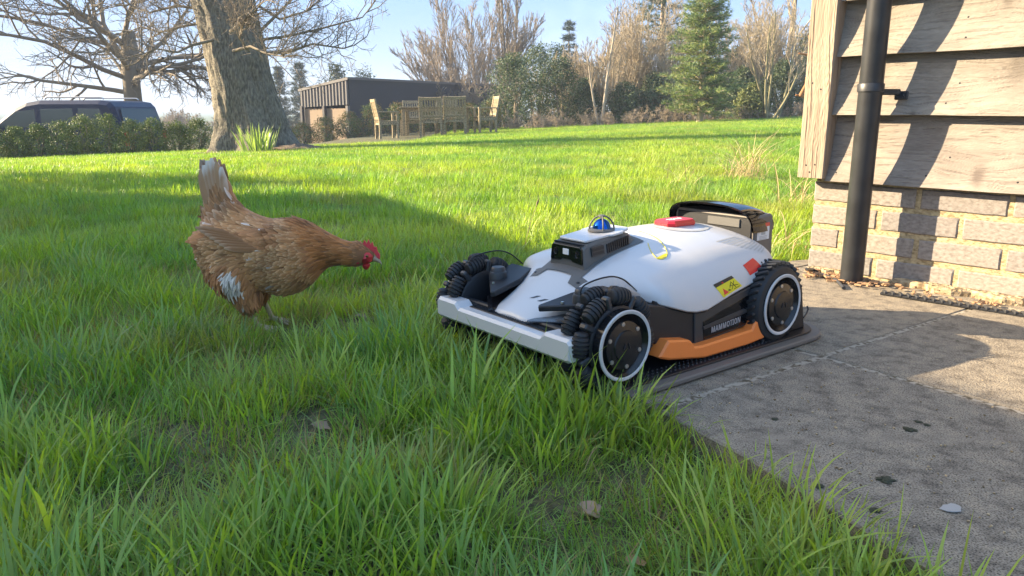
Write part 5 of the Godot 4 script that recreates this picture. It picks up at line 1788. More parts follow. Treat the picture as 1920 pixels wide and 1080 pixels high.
func background_plants():
	plant_materials()
	big_oak(); far_oak()
	# near evergreen beyond the frame whose shade makes the far hump
	leaf_shrub("holly_tree", "dense round holly beside the flat-roofed house", "tree", Vector3(-7.2, th(-7.2, -6.95), -6.95), 2.5, 2.5, 12000, 0.075, [Color(0.05, 0.09, 0.03)], 5, "", 0.25, 0.35)
	# clipped box row under the van: about 0.8 m tall, ragged
	var hc := [Color(0.15, 0.19, 0.06), Color(0.10, 0.145, 0.05), Color(0.22, 0.25, 0.08), Color(0.12, 0.165, 0.055)]
	var names := ["at the far end of the row beside the bonnet", "below the van's cab window", "below the gap in the van's windows", "below the van's side glass", "below the van's rear quarter", "by the van's tail lamp", "just past the van's tail", "halfway between van and oak", "nearest the oak's roots", "behind the oak's left root"]
	for k in 10:
		var px := -10.0 + k * 43.0
		var p := view_at(px, 285, 15.3 + 0.08 * k)
		p.y = th(p.x, p.z)
		var w := R(0.78, 0.95)
		leaf_shrub("hedge_shrub", "ragged evergreen hedge shrub " + names[k], "shrub", p, w, R(0.54, 0.70) if k != 4 and k != 5 else R(0.74, 0.82), 4200, 0.035, hc, 200 + k, "hedge shrubs along the drive", 0.5, 0.45)
	var names2 := ["right of the daffodil leaves", "before the shed's open bay", "before the shed's corner", "left of the first garden chair", "behind the first garden chair", "behind the garden table", "behind the pair of chairs", "right of the pair of chairs", "beyond the last garden chair"]
	for k in 9:
		var p := view_at(566 + k * 45.0, 250, 23.5 + 0.1 * k)
		p.y = th(p.x, p.z)
		leaf_shrub("hedge_shrub", "reddish evergreen hedge shrub " + names2[k], "shrub", p, R(0.95, 1.15), R(0.72, 0.95), 3800, 0.045, [Color(0.14, 0.17, 0.06), Color(0.10, 0.14, 0.05), Color(0.28, 0.17, 0.075)], 300 + k, "hedge shrubs before the shed", 0.5, 0.4)
	# dark laurels of the right-hand bank
	var lc := [Color(0.075, 0.115, 0.05), Color(0.11, 0.15, 0.07), Color(0.17, 0.20, 0.11), Color(0.06, 0.09, 0.04)]
	var lau := [[962, 25.5, 2.1, 2.3, "beside the last garden chair"], [1005, 26.5, 2.1, 2.6, "darkest of the bank"], [1052, 26.0, 1.9, 2.1, "left of the birch"], [1095, 26.8, 1.5, 1.5, "at the foot of the birch"], [1170, 25.8, 1.3, 1.25, "right of the birch"], [1225, 26.2, 1.5, 1.5, "left of the pine"], [1388, 25.0, 1.4, 1.5, "right of the pine"], [1405, 24.0, 1.0, 0.95, "yellowish, below the olive stems"], [1462, 25.5, 1.5, 1.7, "among the olive stems"], [1505, 26.5, 1.8, 2.6, "tallest, by the corner post"], [1040, 30.0, 2.2, 3.0, "high behind the dark one"], [1150, 30.5, 2.2, 2.8, "high behind the birch"], [1265, 27.5, 1.8, 1.7, "low behind the pine, on its left"], [1330, 27.0, 2.0, 1.6, "low behind the pine stem"], [1370, 28.0, 2.0, 2.4, "behind the pine, on its right"], [1430, 30.0, 2.6, 3.4, "high behind the elder"], [1270, 31.0, 2.6, 3.6, "high behind the pine, on its left"], [1205, 30.5, 2.2, 2.2, "behind the tan hazels"], [1095, 31.0, 2.2, 2.4, "high between the spruce and the birch"]]
	for k in lau.size():
		var q: Array = lau[k]
		var p := view_at(q[0], 235, q[1])
		p.y = th(p.x, p.z)
		var cs := lc
		if k == 7: cs = [Color(0.22, 0.24, 0.08), Color(0.15, 0.18, 0.06)]
		leaf_shrub("laurel", "glossy evergreen laurel in the bank, " + q[4], "shrub", p, q[2], q[3], 6200, 0.078, cs, 400 + k, "laurels in the bank", 0.6, 0.45)
	# conifers
	var pc := [Color(0.20, 0.27, 0.085), Color(0.28, 0.32, 0.09), Color(0.12, 0.19, 0.07)]
	var pp := view_at(1312, 222, 22.5)
	pp.y = th(pp.x, pp.z)
	conifer("pine_tree", "bushy green pine on a bare pink stem at the lawn edge", pp, 4.6, 3.1, 30, 12, 0.15, pc, 0.07, 0.22, M.twig_tan)
	var p2 := view_at(1235, 215, 33.0)
	p2.y = th(p2.x, p2.z)
	conifer("pine_tree", "tall open pine rising behind the tan thicket", p2, 8.4, 4.6, 17, 8, 0.26, [Color(0.07, 0.11, 0.045), Color(0.10, 0.14, 0.055)], 0.35, 0.1, M.twig_brown, "", 0.3)
	var p3 := view_at(1065, 215, 42.0)
	p3.y = th(p3.x, p3.z)
	conifer("spruce_tree", "dark spruce with a slender pointed top", p3, 5.7, 2.6, 16, 7, 0.24, [Color(0.035, 0.06, 0.04), Color(0.05, 0.08, 0.05)], 0.2, 0.35, M.twig_brown)
	var far := [[527, 60.0, 5.6, 2.6, "smaller of the two dark firs behind the oak"], [566, 62.0, 6.1, 3.9, "broader of the two dark firs behind the oak"]]
	for q in far:
		var p := view_at(q[0], 214, q[1])
		p.y = th(p.x, p.z)
		conifer("fir_tree", q[4], p, q[2], q[3], 20, 10, 0.30, [Color(0.035, 0.06, 0.035), Color(0.05, 0.08, 0.045)], 0.05, 0.3, M.twig_brown, "dark firs beyond the drive")
	var p4 := view_at(634, 214, 52.0)
	p4.y = th(p4.x, p4.z)
	leaf_shrub("cedar_tree", "wind-shaped dark cedar showing above the shed roof", "tree", p4, 3.3, 5.2, 3800, 0.19, [Color(0.05, 0.075, 0.04), Color(0.07, 0.095, 0.05)], 71, "", 0.9, 0.75)
	var p5 := view_at(683, 214, 52.0)
	p5.y = th(p5.x, p5.z)
	leaf_shrub("small_tree", "small dark leafy tree above the shed roof", "tree", p5, 1.9, 4.9, 1500, 0.17, [Color(0.06, 0.08, 0.045)], 72, "", 1.0, 0.2)
	print("leafy done")
	# bare trees and thickets
	var V := Vector3.UP
	var fan := []
	for k in 17: fan.append([Vector3(-1.25 + k * 0.13, 1.0, R(-0.5, 0.5)), R(4.6, 6.2) * (1.0 if k > 3 else 0.9), 0.06, 2])
	var q0 := view_at(888, 214, 38.0); q0.y = th(q0.x, q0.z)
	bare_tree("willow_tree", "broad fan-shaped bare willow above the shed", "tree", q0, fan, {"wig": 0.14, "up": 0.10, "kids": [0, 5, 6], "shrink": 0.52, "ang": 0.42, "limbs": 15, "reach": 0.34, "minr": 0.011, "foot": 8.0}, M.twig_brown, M.twig_brown)
	for k in 4:
		var b0 := view_at([790, 842, 900, 935][k], 214, 36.0); b0.y = th(b0.x, b0.z)
		var st := []
		for j in 8: st.append([Vector3(R(-0.9, 0.9), 1.0, R(-0.9, 0.9)), [1.9, 2.5, 3.0, 3.2][k] * R(0.8, 1.1), 0.03, 2])
		bare_tree("thicket", "pinkish bare thicket behind the shed, " + ["lowest at its near end", "under the willow", "under the willow's right side", "beside the poplar stems"][k], "thicket", b0, st, {"wig": 0.2, "up": 0.06, "kids": [0, 5, 6], "shrink": 0.5, "ang": 0.6, "limbs": 13, "reach": 0.4, "minr": 0.010, "start": 0.15, "foot": 12.0}, M.twig_brown, M.twig_brown, "thickets behind the shed")
	var pop := view_at(955, 214, 40.0); pop.y = th(pop.x, pop.z)
	var ps := []
	for k in 6: ps.append([Vector3(-0.12 + k * 0.05, 1.0, R(-0.1, 0.1)), R(6.5, 8.2), 0.085, 2])
	bare_tree("poplar_tree", "tall bare poplar with several upright stems", "tree", pop, ps, {"wig": 0.13, "up": 0.22, "kids": [0, 4, 5], "shrink": 0.5, "ang": 0.5, "limbs": 13, "reach": 0.2, "minr": 0.011, "foot": 6.0}, M.twig_grey, M.twig_grey)
	var bi := view_at(1125, 228, 24.5); bi.y = th(bi.x, bi.z)
	bare_tree("birch_tree", "slender pale birch forking low at the lawn edge", "tree", bi, [[Vector3(0.10, 1, 0), 3.7, 0.055, 2], [Vector3(-0.26, 1, 0.1), 2.5, 0.045, 2]], {"wig": 0.09, "up": 0.12, "kids": [0, 4, 5], "shrink": 0.5, "ang": 0.6, "limbs": 13, "reach": 0.24, "minr": 0.007, "start": 0.4}, M.birch_bark, M.twig_brown)
	var tan := [[1090, 27.5, 2.4, "left of the birch"], [1160, 26.5, 2.9, "right of the birch"], [1195, 27.5, 3.9, "tallest, with upright shoots"], [1240, 28.0, 4.1, "left of the pine"], [1255, 26.5, 2.2, "low by the pine's left side"], [1405, 27.0, 3.6, "right of the pine"], [1480, 27.0, 3.9, "nearest the corner post"], [1125, 28.0, 2.9, "behind the birch"], [1215, 26.8, 3.2, "between birch and pine"], [1365, 27.0, 3.0, "close behind the pine"], [1440, 28.0, 4.0, "behind the elder"], [1055, 28.0, 2.6, "above the dark laurel"]]
	for k in tan.size():
		var q: Array = tan[k]
		var b0 := view_at(q[0], 226, q[1]); b0.y = th(b0.x, b0.z)
		var st := []
		for j in 11: st.append([Vector3(R(-0.4, 0.4), 1.0, R(-0.4, 0.4)), q[2] * R(0.7, 1.05), 0.026, 2])
		bare_tree("hazel", "bare tan hazel thicket, " + q[3], "shrub", b0, st, {"wig": 0.18, "up": 0.08, "kids": [0, 4, 6], "shrink": 0.5, "ang": 0.5, "limbs": 12, "reach": 0.3, "minr": 0.0068, "start": 0.12, "foot": 9.0}, M.twig_tan, M.twig_tan, "hazels in the bank")
	for k in 13:
		var b0 := view_at(945 + k * 45.0 + R(-8, 8), 232, 23.6 + R(0, 0.8)); b0.y = th(b0.x, b0.z)
		var st := []
		for j in 9: st.append([Vector3(R(-0.9, 0.9), 1.0, R(-0.9, 0.9)), R(0.35, 0.62), 0.012, 2])
		bare_tree("bramble", "low brown bramble along the lawn's far edge, " + ["by the last chair", "second from the last chair", "below the dark laurel", "left of the birch foot", "right of the birch foot", "below the tallest hazel", "left of the pine foot", "second left of the pine foot", "right of the pine foot", "below the yellowish laurel", "below the elder", "right of the elder", "by the corner post"][k], "bramble", b0, st, {"wig": 0.3, "up": 0.0, "kids": [0, 4, 4], "shrink": 0.55, "ang": 0.8, "limbs": 9, "reach": 0.5, "minr": 0.005, "start": 0.1, "foot": 14.0}, M.twig_brown, M.twig_brown, "brambles along the lawn edge")
	var ol := view_at(1442, 222, 23.5); ol.y = th(ol.x, ol.z)
	var os := []
	for k in 6: os.append([Vector3(-0.5 + k * 0.2, 1.0, R(-0.3, 0.3)), R(2.4, 3.6), 0.045, 2])
	bare_tree("elder", "olive-barked elder of several curved stems", "shrub", ol, os, {"wig": 0.2, "up": 0.1, "kids": [0, 4, 5], "shrink": 0.5, "ang": 0.55, "limbs": 9, "reach": 0.3, "minr": 0.006, "start": 0.35, "foot": 4.0}, M.olive_bark, M.twig_tan)
	var tall := view_at(1470, 214, 36.0); tall.y = th(tall.x, tall.z)
	bare_tree("ash_tree", "tall bare tree rising behind the elder", "tree", tall, [[Vector3(0.02, 1, 0), 8.5, 0.16, 3], [Vector3(0.35, 1, 0.1), 6.0, 0.10, 3], [Vector3(-0.3, 1, 0.1), 6.0, 0.09, 3]], {"wig": 0.2, "up": 0.1, "kids": [0, 4, 4, 4], "shrink": 0.52, "ang": 0.6, "limbs": 10, "reach": 0.26, "minr": 0.010, "start": 0.3}, M.twig_grey, M.twig_tan)
	# orange pruned branches beside the post
	var b := MB.new()
	var oa := view_at(1548, 190, 9.0)
	var stub := thing("pruned_branch", "orange-barked branches sticking out beside the corner post", "branch", Vector3(oa.x, th(oa.x, oa.z), oa.z))
	for q in [[[1560, 112], [1525, 105], [1498, 100]], [[1528, 105], [1522, 88], [1517, 66]], [[1556, 196], [1520, 184], [1492, 178]], [[1500, 181], [1512, 158], [1512, 145]]]:
		var pts := []
		for e in q: pts.append(view_at(e[0], e[1], 9.0) - stub.position)
		b.tube(pts, [0.024, 0.018, 0.010], 6)
	b.tube([Vector3(0.06, -0.1, 0), view_at(1562, 196, 9.0) - stub.position, view_at(1562, 112, 9.0) - stub.position], [0.05, 0.04, 0.03], 7)
	obj("branches", b, M.twig_orange, stub)
	# distant field hedges
	for k in 9:
		var p := view_at([20, 75, 130, 200, 300, 330, 372, 520, 600][k], 214, [75, 70, 72, 80, 60, 62, 66, 75, 78][k]); p.y = th(p.x, p.z)
		var st := []
		var hh: float = [1.7, 1.5, 1.6, 1.6, 2.2, 2.3, 1.9, 1.8, 1.6][k]
		for j in 10: st.append([Vector3(R(-0.9, 0.9), 1.0, R(-0.9, 0.9)), hh * R(0.8, 1.1), 0.05, 2])
		bare_tree("field_hedge", "low brown field hedge on the skyline, " + ["leftmost in view", "second from the left edge", "before the van's cab", "behind the van", "left of the oak trunk, rounded", "left of the oak trunk, tallest", "touching the oak trunk", "right of the oak trunk", "left of the shed"][k], "hedge", p, st, {"wig": 0.22, "up": 0.04, "kids": [0, 4, 5], "shrink": 0.5, "ang": 0.7, "limbs": 12, "reach": 0.45, "minr": 0.018, "start": 0.1, "foot": 22.0}, M.twig_brown, M.twig_brown, "field hedges on the skyline")
	# daffodil leaves at the oak's foot
	var dp := view_at(482, 268, 12.9); dp.y = th(dp.x, dp.z)
	var df := thing("daffodil_clump", "clump of upright daffodil leaves at the foot of the oak", "plant", dp)
	var dm := mat("daffodil_leaf", lin(0.16, 0.25, 0.075), 0.4)
	dm.backlight_enabled = true; dm.backlight = Color(0.6, 0.7, 0.3)
	for k in 80:
		b = MB.new()
		var a := R(0, TAU)
		var r := 0.27 * sqrt(rng.randf())
		blade(b, Vector3(cos(a) * r, -0.02, sin(a) * r * 0.7), PI / 2 - a + R(-0.5, 0.5), R(0.05, 0.4), R(0.32, 0.56), 0.024, 4, R(0.1, 0.5))
		obj("leaf", b, dm, df)
# ---------------------------------------------------------------- van, shed, garden furniture
func on_ground(px: float, py: float, d: float) -> Vector3:
	var p := view_at(px, py, d)
	p.y = th(p.x, p.z)
	return p
func van():
	var m := mat("van_paint", lin(0.009, 0.017, 0.050), 0.3)
	m.metallic_specular = 0.4
	mat("van_glass", lin(0.055, 0.075, 0.08), 0.08)
	mat("tail_red", lin(0.5, 0.02, 0.02), 0.2)
	var rear := view_at(272, 230, 20.4)
	rear.y = th(rear.x - 2.0, rear.z) + 0.0
	var t := thing("van", "dark blue van with roof rails parked behind the hedge", "van", rear, PI - 0.16)
	var top: float = 1.93
	var k := 1.0
	var b := MB.new()
	var P := [[0.0, 0.38], [0.0, 1.02], [0.06, 1.25], [0.22, 1.74], [0.34, 1.86], [0.6, 1.90], [2.3, 1.90], [2.7, 1.84], [3.05, 1.70], [3.95, 1.14], [4.55, 1.00], [4.82, 0.86], [4.9, 0.6], [4.86, 0.34], [4.55, 0.30], [4.45, 0.62], [4.2, 0.72], [3.95, 0.62], [3.85, 0.30], [1.25, 0.30], [1.15, 0.62], [0.9, 0.72], [0.65, 0.62], [0.55, 0.30]]
	var poly := PackedVector2Array()
	for q in P: poly.append(Vector2(q[0], q[1] * k))
	b.prism(poly, -0.93, 0.93, Transform3D.IDENTITY, 0.10)
	obj("body", b, M.van_paint, t)
	for s in [1.0, -1.0]:
		var fl := Transform3D(Basis.from_scale(Vector3(1, 1, s)), Vector3.ZERO)
		for w in [[[2.42, 1.22], [3.62, 1.19], [2.98, 1.62], [2.42, 1.68]], [[1.32, 1.25], [2.28, 1.24], [2.27, 1.69], [1.34, 1.70]], [[0.42, 1.27], [1.20, 1.26], [1.20, 1.70], [0.58, 1.69]]]:
			b = MB.new()
			var pl := PackedVector2Array()
			for q in w: pl.append(Vector2(q[0], q[1]))
			b.prism(pl, 0.90, 0.936, fl, 0.012)
			obj("side_window", b, M.van_glass, t)
		b = MB.new()
		b.tube([Vector3(0.6, 1.93, s * 0.70), Vector3(0.66, 1.97, s * 0.70), Vector3(2.2, 1.98, s * 0.70), Vector3(2.28, 1.94, s * 0.70)], [0.02], 6)
		obj("roof_rail", b, M.steel, t)
		b = MB.new()
		b.box(Vector3(-0.005, 0.95, s * 0.80), Vector3(0.06, 0.38, 0.14), Basis.IDENTITY, 0.02)
		obj("tail_lamp", b, M.tail_red, t)
		b = MB.new()
		b.box(Vector3(3.55, 1.20, s * 1.04), Vector3(0.14, 0.20, 0.18), Basis.IDENTITY, 0.03)
		obj("mirror", b, M.dark_plastic, t)
		for x in [0.9, 4.2]:
			b = MB.new()
			b.lathe([Vector2(0.0, -0.20), Vector2(0.30, -0.20), Vector2(0.34, -0.17), Vector2(0.34, -0.03), Vector2(0.30, 0.0), Vector2(0.22, 0.0), Vector2(0.2, -0.03), Vector2(0.0, -0.02)].slice(0), Transform3D(Basis(Vector3.RIGHT, PI / 2 * s), Vector3(x, 0.33, s * 0.92)), 28)
			obj("wheel", b, M.rubber, t)
	b = MB.new()
	b.quad(Vector3(0.045, 1.22, -0.78), Vector3(0.045, 1.22, 0.78), Vector3(0.175, 1.70, 0.70), Vector3(0.175, 1.70, -0.70))
	obj("rear_window", b, M.van_glass, t, Transform3D(Basis.IDENTITY, Vector3(-0.012, 0, 0)))
	b = MB.new()
	b.quad(Vector3(3.10, 1.67, -0.72), Vector3(3.10, 1.67, 0.72), Vector3(3.88, 1.185, 0.80), Vector3(3.88, 1.185, -0.80))
	obj("windscreen", b, M.van_glass, t, Transform3D(Basis.IDENTITY, Vector3(0.012, 0.012, 0)))
	b = MB.new()
	b.box(Vector3(-0.04, 0.48, 0), Vector3(0.14, 0.24, 1.84), Basis.IDENTITY, 0.04)
	obj("bumper", b, M.dark_plastic, t)
func shed():
	mat("shed_sheet", lin(0.030, 0.030, 0.038), 0.6)
	mat("shed_cladding", lin(0.115, 0.108, 0.108), 0.6)
	mat("shed_timber", lin(0.28, 0.21, 0.145), 0.85)
	var c := view_at(655, 215, 30.0)
	var gy := th(c.x, c.z) - 0.1
	var t := thing("shed", "long dark flat-roofed shed with a ribbed end and open bays", "building", Vector3(c.x, gy, c.z))
	var r := Vector3(0.592, 0, -0.806)
	var l := Vector3(-0.806, 0, -0.592)
	t.basis = Basis(r, Vector3.UP, -l) if Basis(r, Vector3.UP, -l).determinant() > 0 else Basis(r, Vector3.UP, l)
	var s := signf(t.basis.z.dot(l))
	var H := 1.89 - gy
	var HL := 1.50 - gy
	var W := 2.85
	var Ln := 9.7
	var b := MB.new()
	b.box(Vector3(Ln / 2 + 0.05, H / 2 - 0.02, 0.04 * s), Vector3(Ln, H - 0.04, 0.08))
	obj("long_wall", b, M.shed_sheet, t)
	# mono-pitch roof
	b = MB.new()
	b.quad(Vector3(-0.06, H + 0.02, -0.06 * s), Vector3(Ln + 0.1, H + 0.02, -0.06 * s), Vector3(Ln + 0.1, HL + 0.02, s * (W + 0.06)), Vector3(-0.06, HL + 0.02, s * (W + 0.06)))
	b.quad(Vector3(-0.06, H - 0.03, -0.06 * s), Vector3(Ln + 0.1, H - 0.03, -0.06 * s), Vector3(Ln + 0.1, HL - 0.03, s * (W + 0.06)), Vector3(-0.06, HL - 0.03, s * (W + 0.06)))
	obj("roof", b, M.shed_sheet, t)
	b = MB.new()
	b.quad(Vector3(-0.065, H + 0.03, -0.06 * s), Vector3(-0.065, HL + 0.03, s * (W + 0.06)), Vector3(-0.065, HL - 0.07, s * (W + 0.06)), Vector3(-0.065, H - 0.07, -0.06 * s))
	b.quad(Vector3(-0.06, H + 0.03, -0.065 * s), Vector3(Ln + 0.1, H + 0.03, -0.065 * s), Vector3(Ln + 0.1, H - 0.06, -0.065 * s), Vector3(-0.06, H - 0.06, -0.065 * s))
	obj("fascia", b, M.shed_cladding, t)
	# ribbed cladding: one trapezoid rib every 0.19 m
	var lower := 0.90 - gy
	var n := 15
	for k in n:
		b = MB.new()
		var z0 := W * k / n
		var z1 := W * (k + 1) / n
		var zs := [z0, z0 + 0.03, z0 + 0.05, z0 + 0.12, z0 + 0.14, z1]
		var xs := [0.0, 0.0, -0.045, -0.045, 0.0, 0.0]
		for j in 5:
			var ya := lerpf(H, HL, zs[j] / W) - 0.02
			var yb := lerpf(H, HL, zs[j + 1] / W) - 0.02
			var la := lerpf(lower, 0.80 - gy, zs[j] / W)
			var lb := lerpf(lower, 0.80 - gy, zs[j + 1] / W)
			b.quad(Vector3(xs[j], ya, s * zs[j]), Vector3(xs[j + 1], yb, s * zs[j + 1]), Vector3(xs[j + 1], lb, s * zs[j + 1]), Vector3(xs[j], la, s * zs[j]))
		obj("cladding_rib", b, M.shed_cladding, t)
	for z in [0.06, W * 0.5, W - 0.06]:
		b = MB.new()
		b.box(Vector3(-0.01, lower / 2 - 0.02, s * z), Vector3(0.12, lower - 0.04, 0.12))
		obj("bay_post", b, M.shed_cladding if z < 0.1 else M.shed_sheet, t)
	for z in [0.30, 0.76]:
		b = MB.new()
		b.box(Vector3(0.10, lower / 2 - 0.08, s * W * z), Vector3(0.05, lower - 0.12, W * 0.40), Basis.IDENTITY, 0.005)
		obj("timber_panel", b, M.shed_timber, t)
	b = MB.new()
	b.box(Vector3(Ln / 2, HL / 2 - 0.05, s * W), Vector3(Ln - 0.3, HL - 0.14, 0.06))
	b.box(Vector3(Ln, HL / 2 - 0.05, s * W / 2), Vector3(0.06, HL - 0.14, W - 0.2))
	obj("rear_wall", b, M.shed_sheet, t)
func chair(label: String, at: Vector3, fwd: Vector3, arms: bool) -> Node3D:
	var f := fwd.normalized()
	var t := thing("garden_chair", label, "chair", at, 0.0, "wooden chairs round the garden table")
	t.basis = Basis(Vector3(-f.z, 0, f.x) * -1.0, Vector3.UP, f)
	if t.basis.determinant() < 0: t.basis = Basis(Vector3(-f.z, 0, f.x), Vector3.UP, f)
	var w := 0.26
	var tilt := Basis(Vector3.RIGHT, -0.20)
	for s in [-1.0, 1.0]:
		var b := MB.new()
		b.box(Vector3(s * w, 0.22, -0.22), Vector3(0.055, 0.46, 0.055), Basis.IDENTITY, 0.004)
		b.box(Vector3(s * w, 0.70, -0.275), Vector3(0.055, 0.56, 0.045), tilt, 0.004)
		obj("rear_leg", b, M.teak, t)
		b = MB.new()
		b.box(Vector3(s * w, (0.32 if arms else 0.21), 0.22), Vector3(0.055, 0.66 if arms else 0.44, 0.055), Basis.IDENTITY, 0.004)
		obj("front_leg", b, M.teak, t)
		if arms:
			b = MB.new()
			b.box(Vector3(s * w, 0.665, -0.02), Vector3(0.075, 0.03, 0.56), Basis.IDENTITY, 0.006)
			obj("arm", b, M.teak, t)
		b = MB.new()
		b.box(Vector3(s * w, 0.38, 0.0), Vector3(0.035, 0.07, 0.42))
		obj("side_rail", b, M.teak, t)
	for k in 6:
		var b := MB.new()
		b.box(Vector3(0, 0.435, -0.20 + k * 0.085), Vector3(0.56, 0.02, 0.07), Basis.IDENTITY, 0.003)
		obj("seat_slat", b, M.teak, t)
	for q in [[0.93, 0.075, -0.330], [0.50, 0.06, -0.235]]:
		var b := MB.new()
		b.box(Vector3(0, q[0], q[2]), Vector3(0.50, q[1], 0.032), tilt, 0.004)
		obj("back_rail", b, M.teak, t)
	for k in 7:
		var b := MB.new()
		b.box(Vector3(-0.195 + k * 0.065, 0.71, -0.279), Vector3(0.038, 0.38, 0.016), tilt, 0.002)
		obj("back_slat", b, M.teak, t)
	var b2 := MB.new()
	b2.box(Vector3(0, 0.37, 0.22), Vector3(0.48, 0.06, 0.03)); b2.box(Vector3(0, 0.37, -0.22), Vector3(0.48, 0.06, 0.03))
	obj("apron", b2, M.teak, t)
	return t
func garden_set():
	var m := mat("teak", lin(0.40, 0.32, 0.19), 0.8)
	m.albedo_texture = noise_tex(160, 0.03, 4, [[0.25, Color(0.72, 0.72, 0.72)], [0.65, Color(1, 1, 1)]], 256)
	m.uv1_triplanar = true; m.uv1_scale = Vector3(3, 3, 3)
	chair("wooden armchair at the left end of the garden table", on_ground(726, 262, 19.6), Vector3(0.93, 0, -0.36), true)
	chair("left one of the two garden chairs with backs turned", on_ground(811, 258, 19.7), Vector3(0.04, 0, -1), false)
	chair("right one of the two garden chairs with backs turned", on_ground(854, 257, 19.8), Vector3(-0.04, 0, -1), false)
	chair("wooden armchair at the right end of the garden table", on_ground(910, 254, 20.6), Vector3(-0.95, 0, 0.30), true)
	chair("far garden chair facing over the table's left half", on_ground(772, 250, 22.0), Vector3(0, 0, 1), false)
	chair("far garden chair half hidden behind the pair", on_ground(836, 250, 22.0), Vector3(0, 0, 1), false)
	var c := on_ground(818, 254, 20.9)
	var t := thing("garden_table", "long wooden slatted garden table among the chairs", "table", c)
	for k in 7:
		var b := MB.new()
		b.box(Vector3(0, 0.735, -0.39 + k * 0.13), Vector3(1.9, 0.03, 0.115), Basis.IDENTITY, 0.004)
		obj("top_slat", b, M.teak, t)
	for x in [-0.82, 0.82]:
		for z in [-0.36, 0.36]:
			var b := MB.new()
			b.box(Vector3(x, 0.355, z), Vector3(0.085, 0.73, 0.085), Basis.IDENTITY, 0.005)
			obj("leg", b, M.teak, t)
	for z in [-0.36, 0.36]:
		var b := MB.new()
		b.box(Vector3(0, 0.67, z), Vector3(1.56, 0.09, 0.03))
		obj("apron", b, M.teak, t)
# ---------------------------------------------------------------- small things near the lens
func pix(px: float, py: float, y := 0.0) -> Vector3:      # where a sight line meets the paving
	var v := view_at(px, py, 1.0) - Vector3(0, 0.52, 0)
	return Vector3(0, 0.52, 0) + v * ((y - 0.52) / v.y)
func lump(r: float, h: float, seed_: int, rough := 0.35) -> MB:
	var f := FastNoiseLite.new()
	f.seed = seed_; f.frequency = 1.0; f.fractal_octaves = 4
	var b := MB.new()
	var rows := []
	for i in 9:
		var e := i / 8.0 * PI / 2
		var row := PackedVector3Array()
		for k in 18:
			var a := TAU * k / 18
			var q := 1.0 + rough * 2.0 * f.get_noise_3d(cos(a) * 1.5, i * 0.35, sin(a) * 1.5)
			row.append(Vector3(cos(a) * cos(e) * r * q, sin(e) * h * (1.0 + rough * f.get_noise_2d(k, i * 3.0)), sin(a) * cos(e) * r * q))
		rows.append(row)
	rows.reverse()
	b.grid(rows, true)
	return b
func dead_leaf(b: MB, at: Vector3, size: float, turn: float, tilt: float):
	var o := Basis(Vector3.UP, turn) * Basis(Vector3.RIGHT, tilt)
	var rows := []
	for i in 6:
		var t := i / 5.0
		var w := size * (0.12 + 0.34 * sin(PI * pow(t, 0.8)) * (0.8 + 0.2 * sin(i * 2.6)))
		rows.append(PackedVector3Array([at + o * Vector3(-w, 0.25 * w + 0.05 * size * sin(i * 1.7), (t - 0.5) * size), at + o * Vector3(0, 0.0, (t - 0.5) * size), at + o * Vector3(w, 0.3 * w - 0.04 * size * cos(i * 1.3), (t - 0.5) * size)]))
	b.grid(rows)
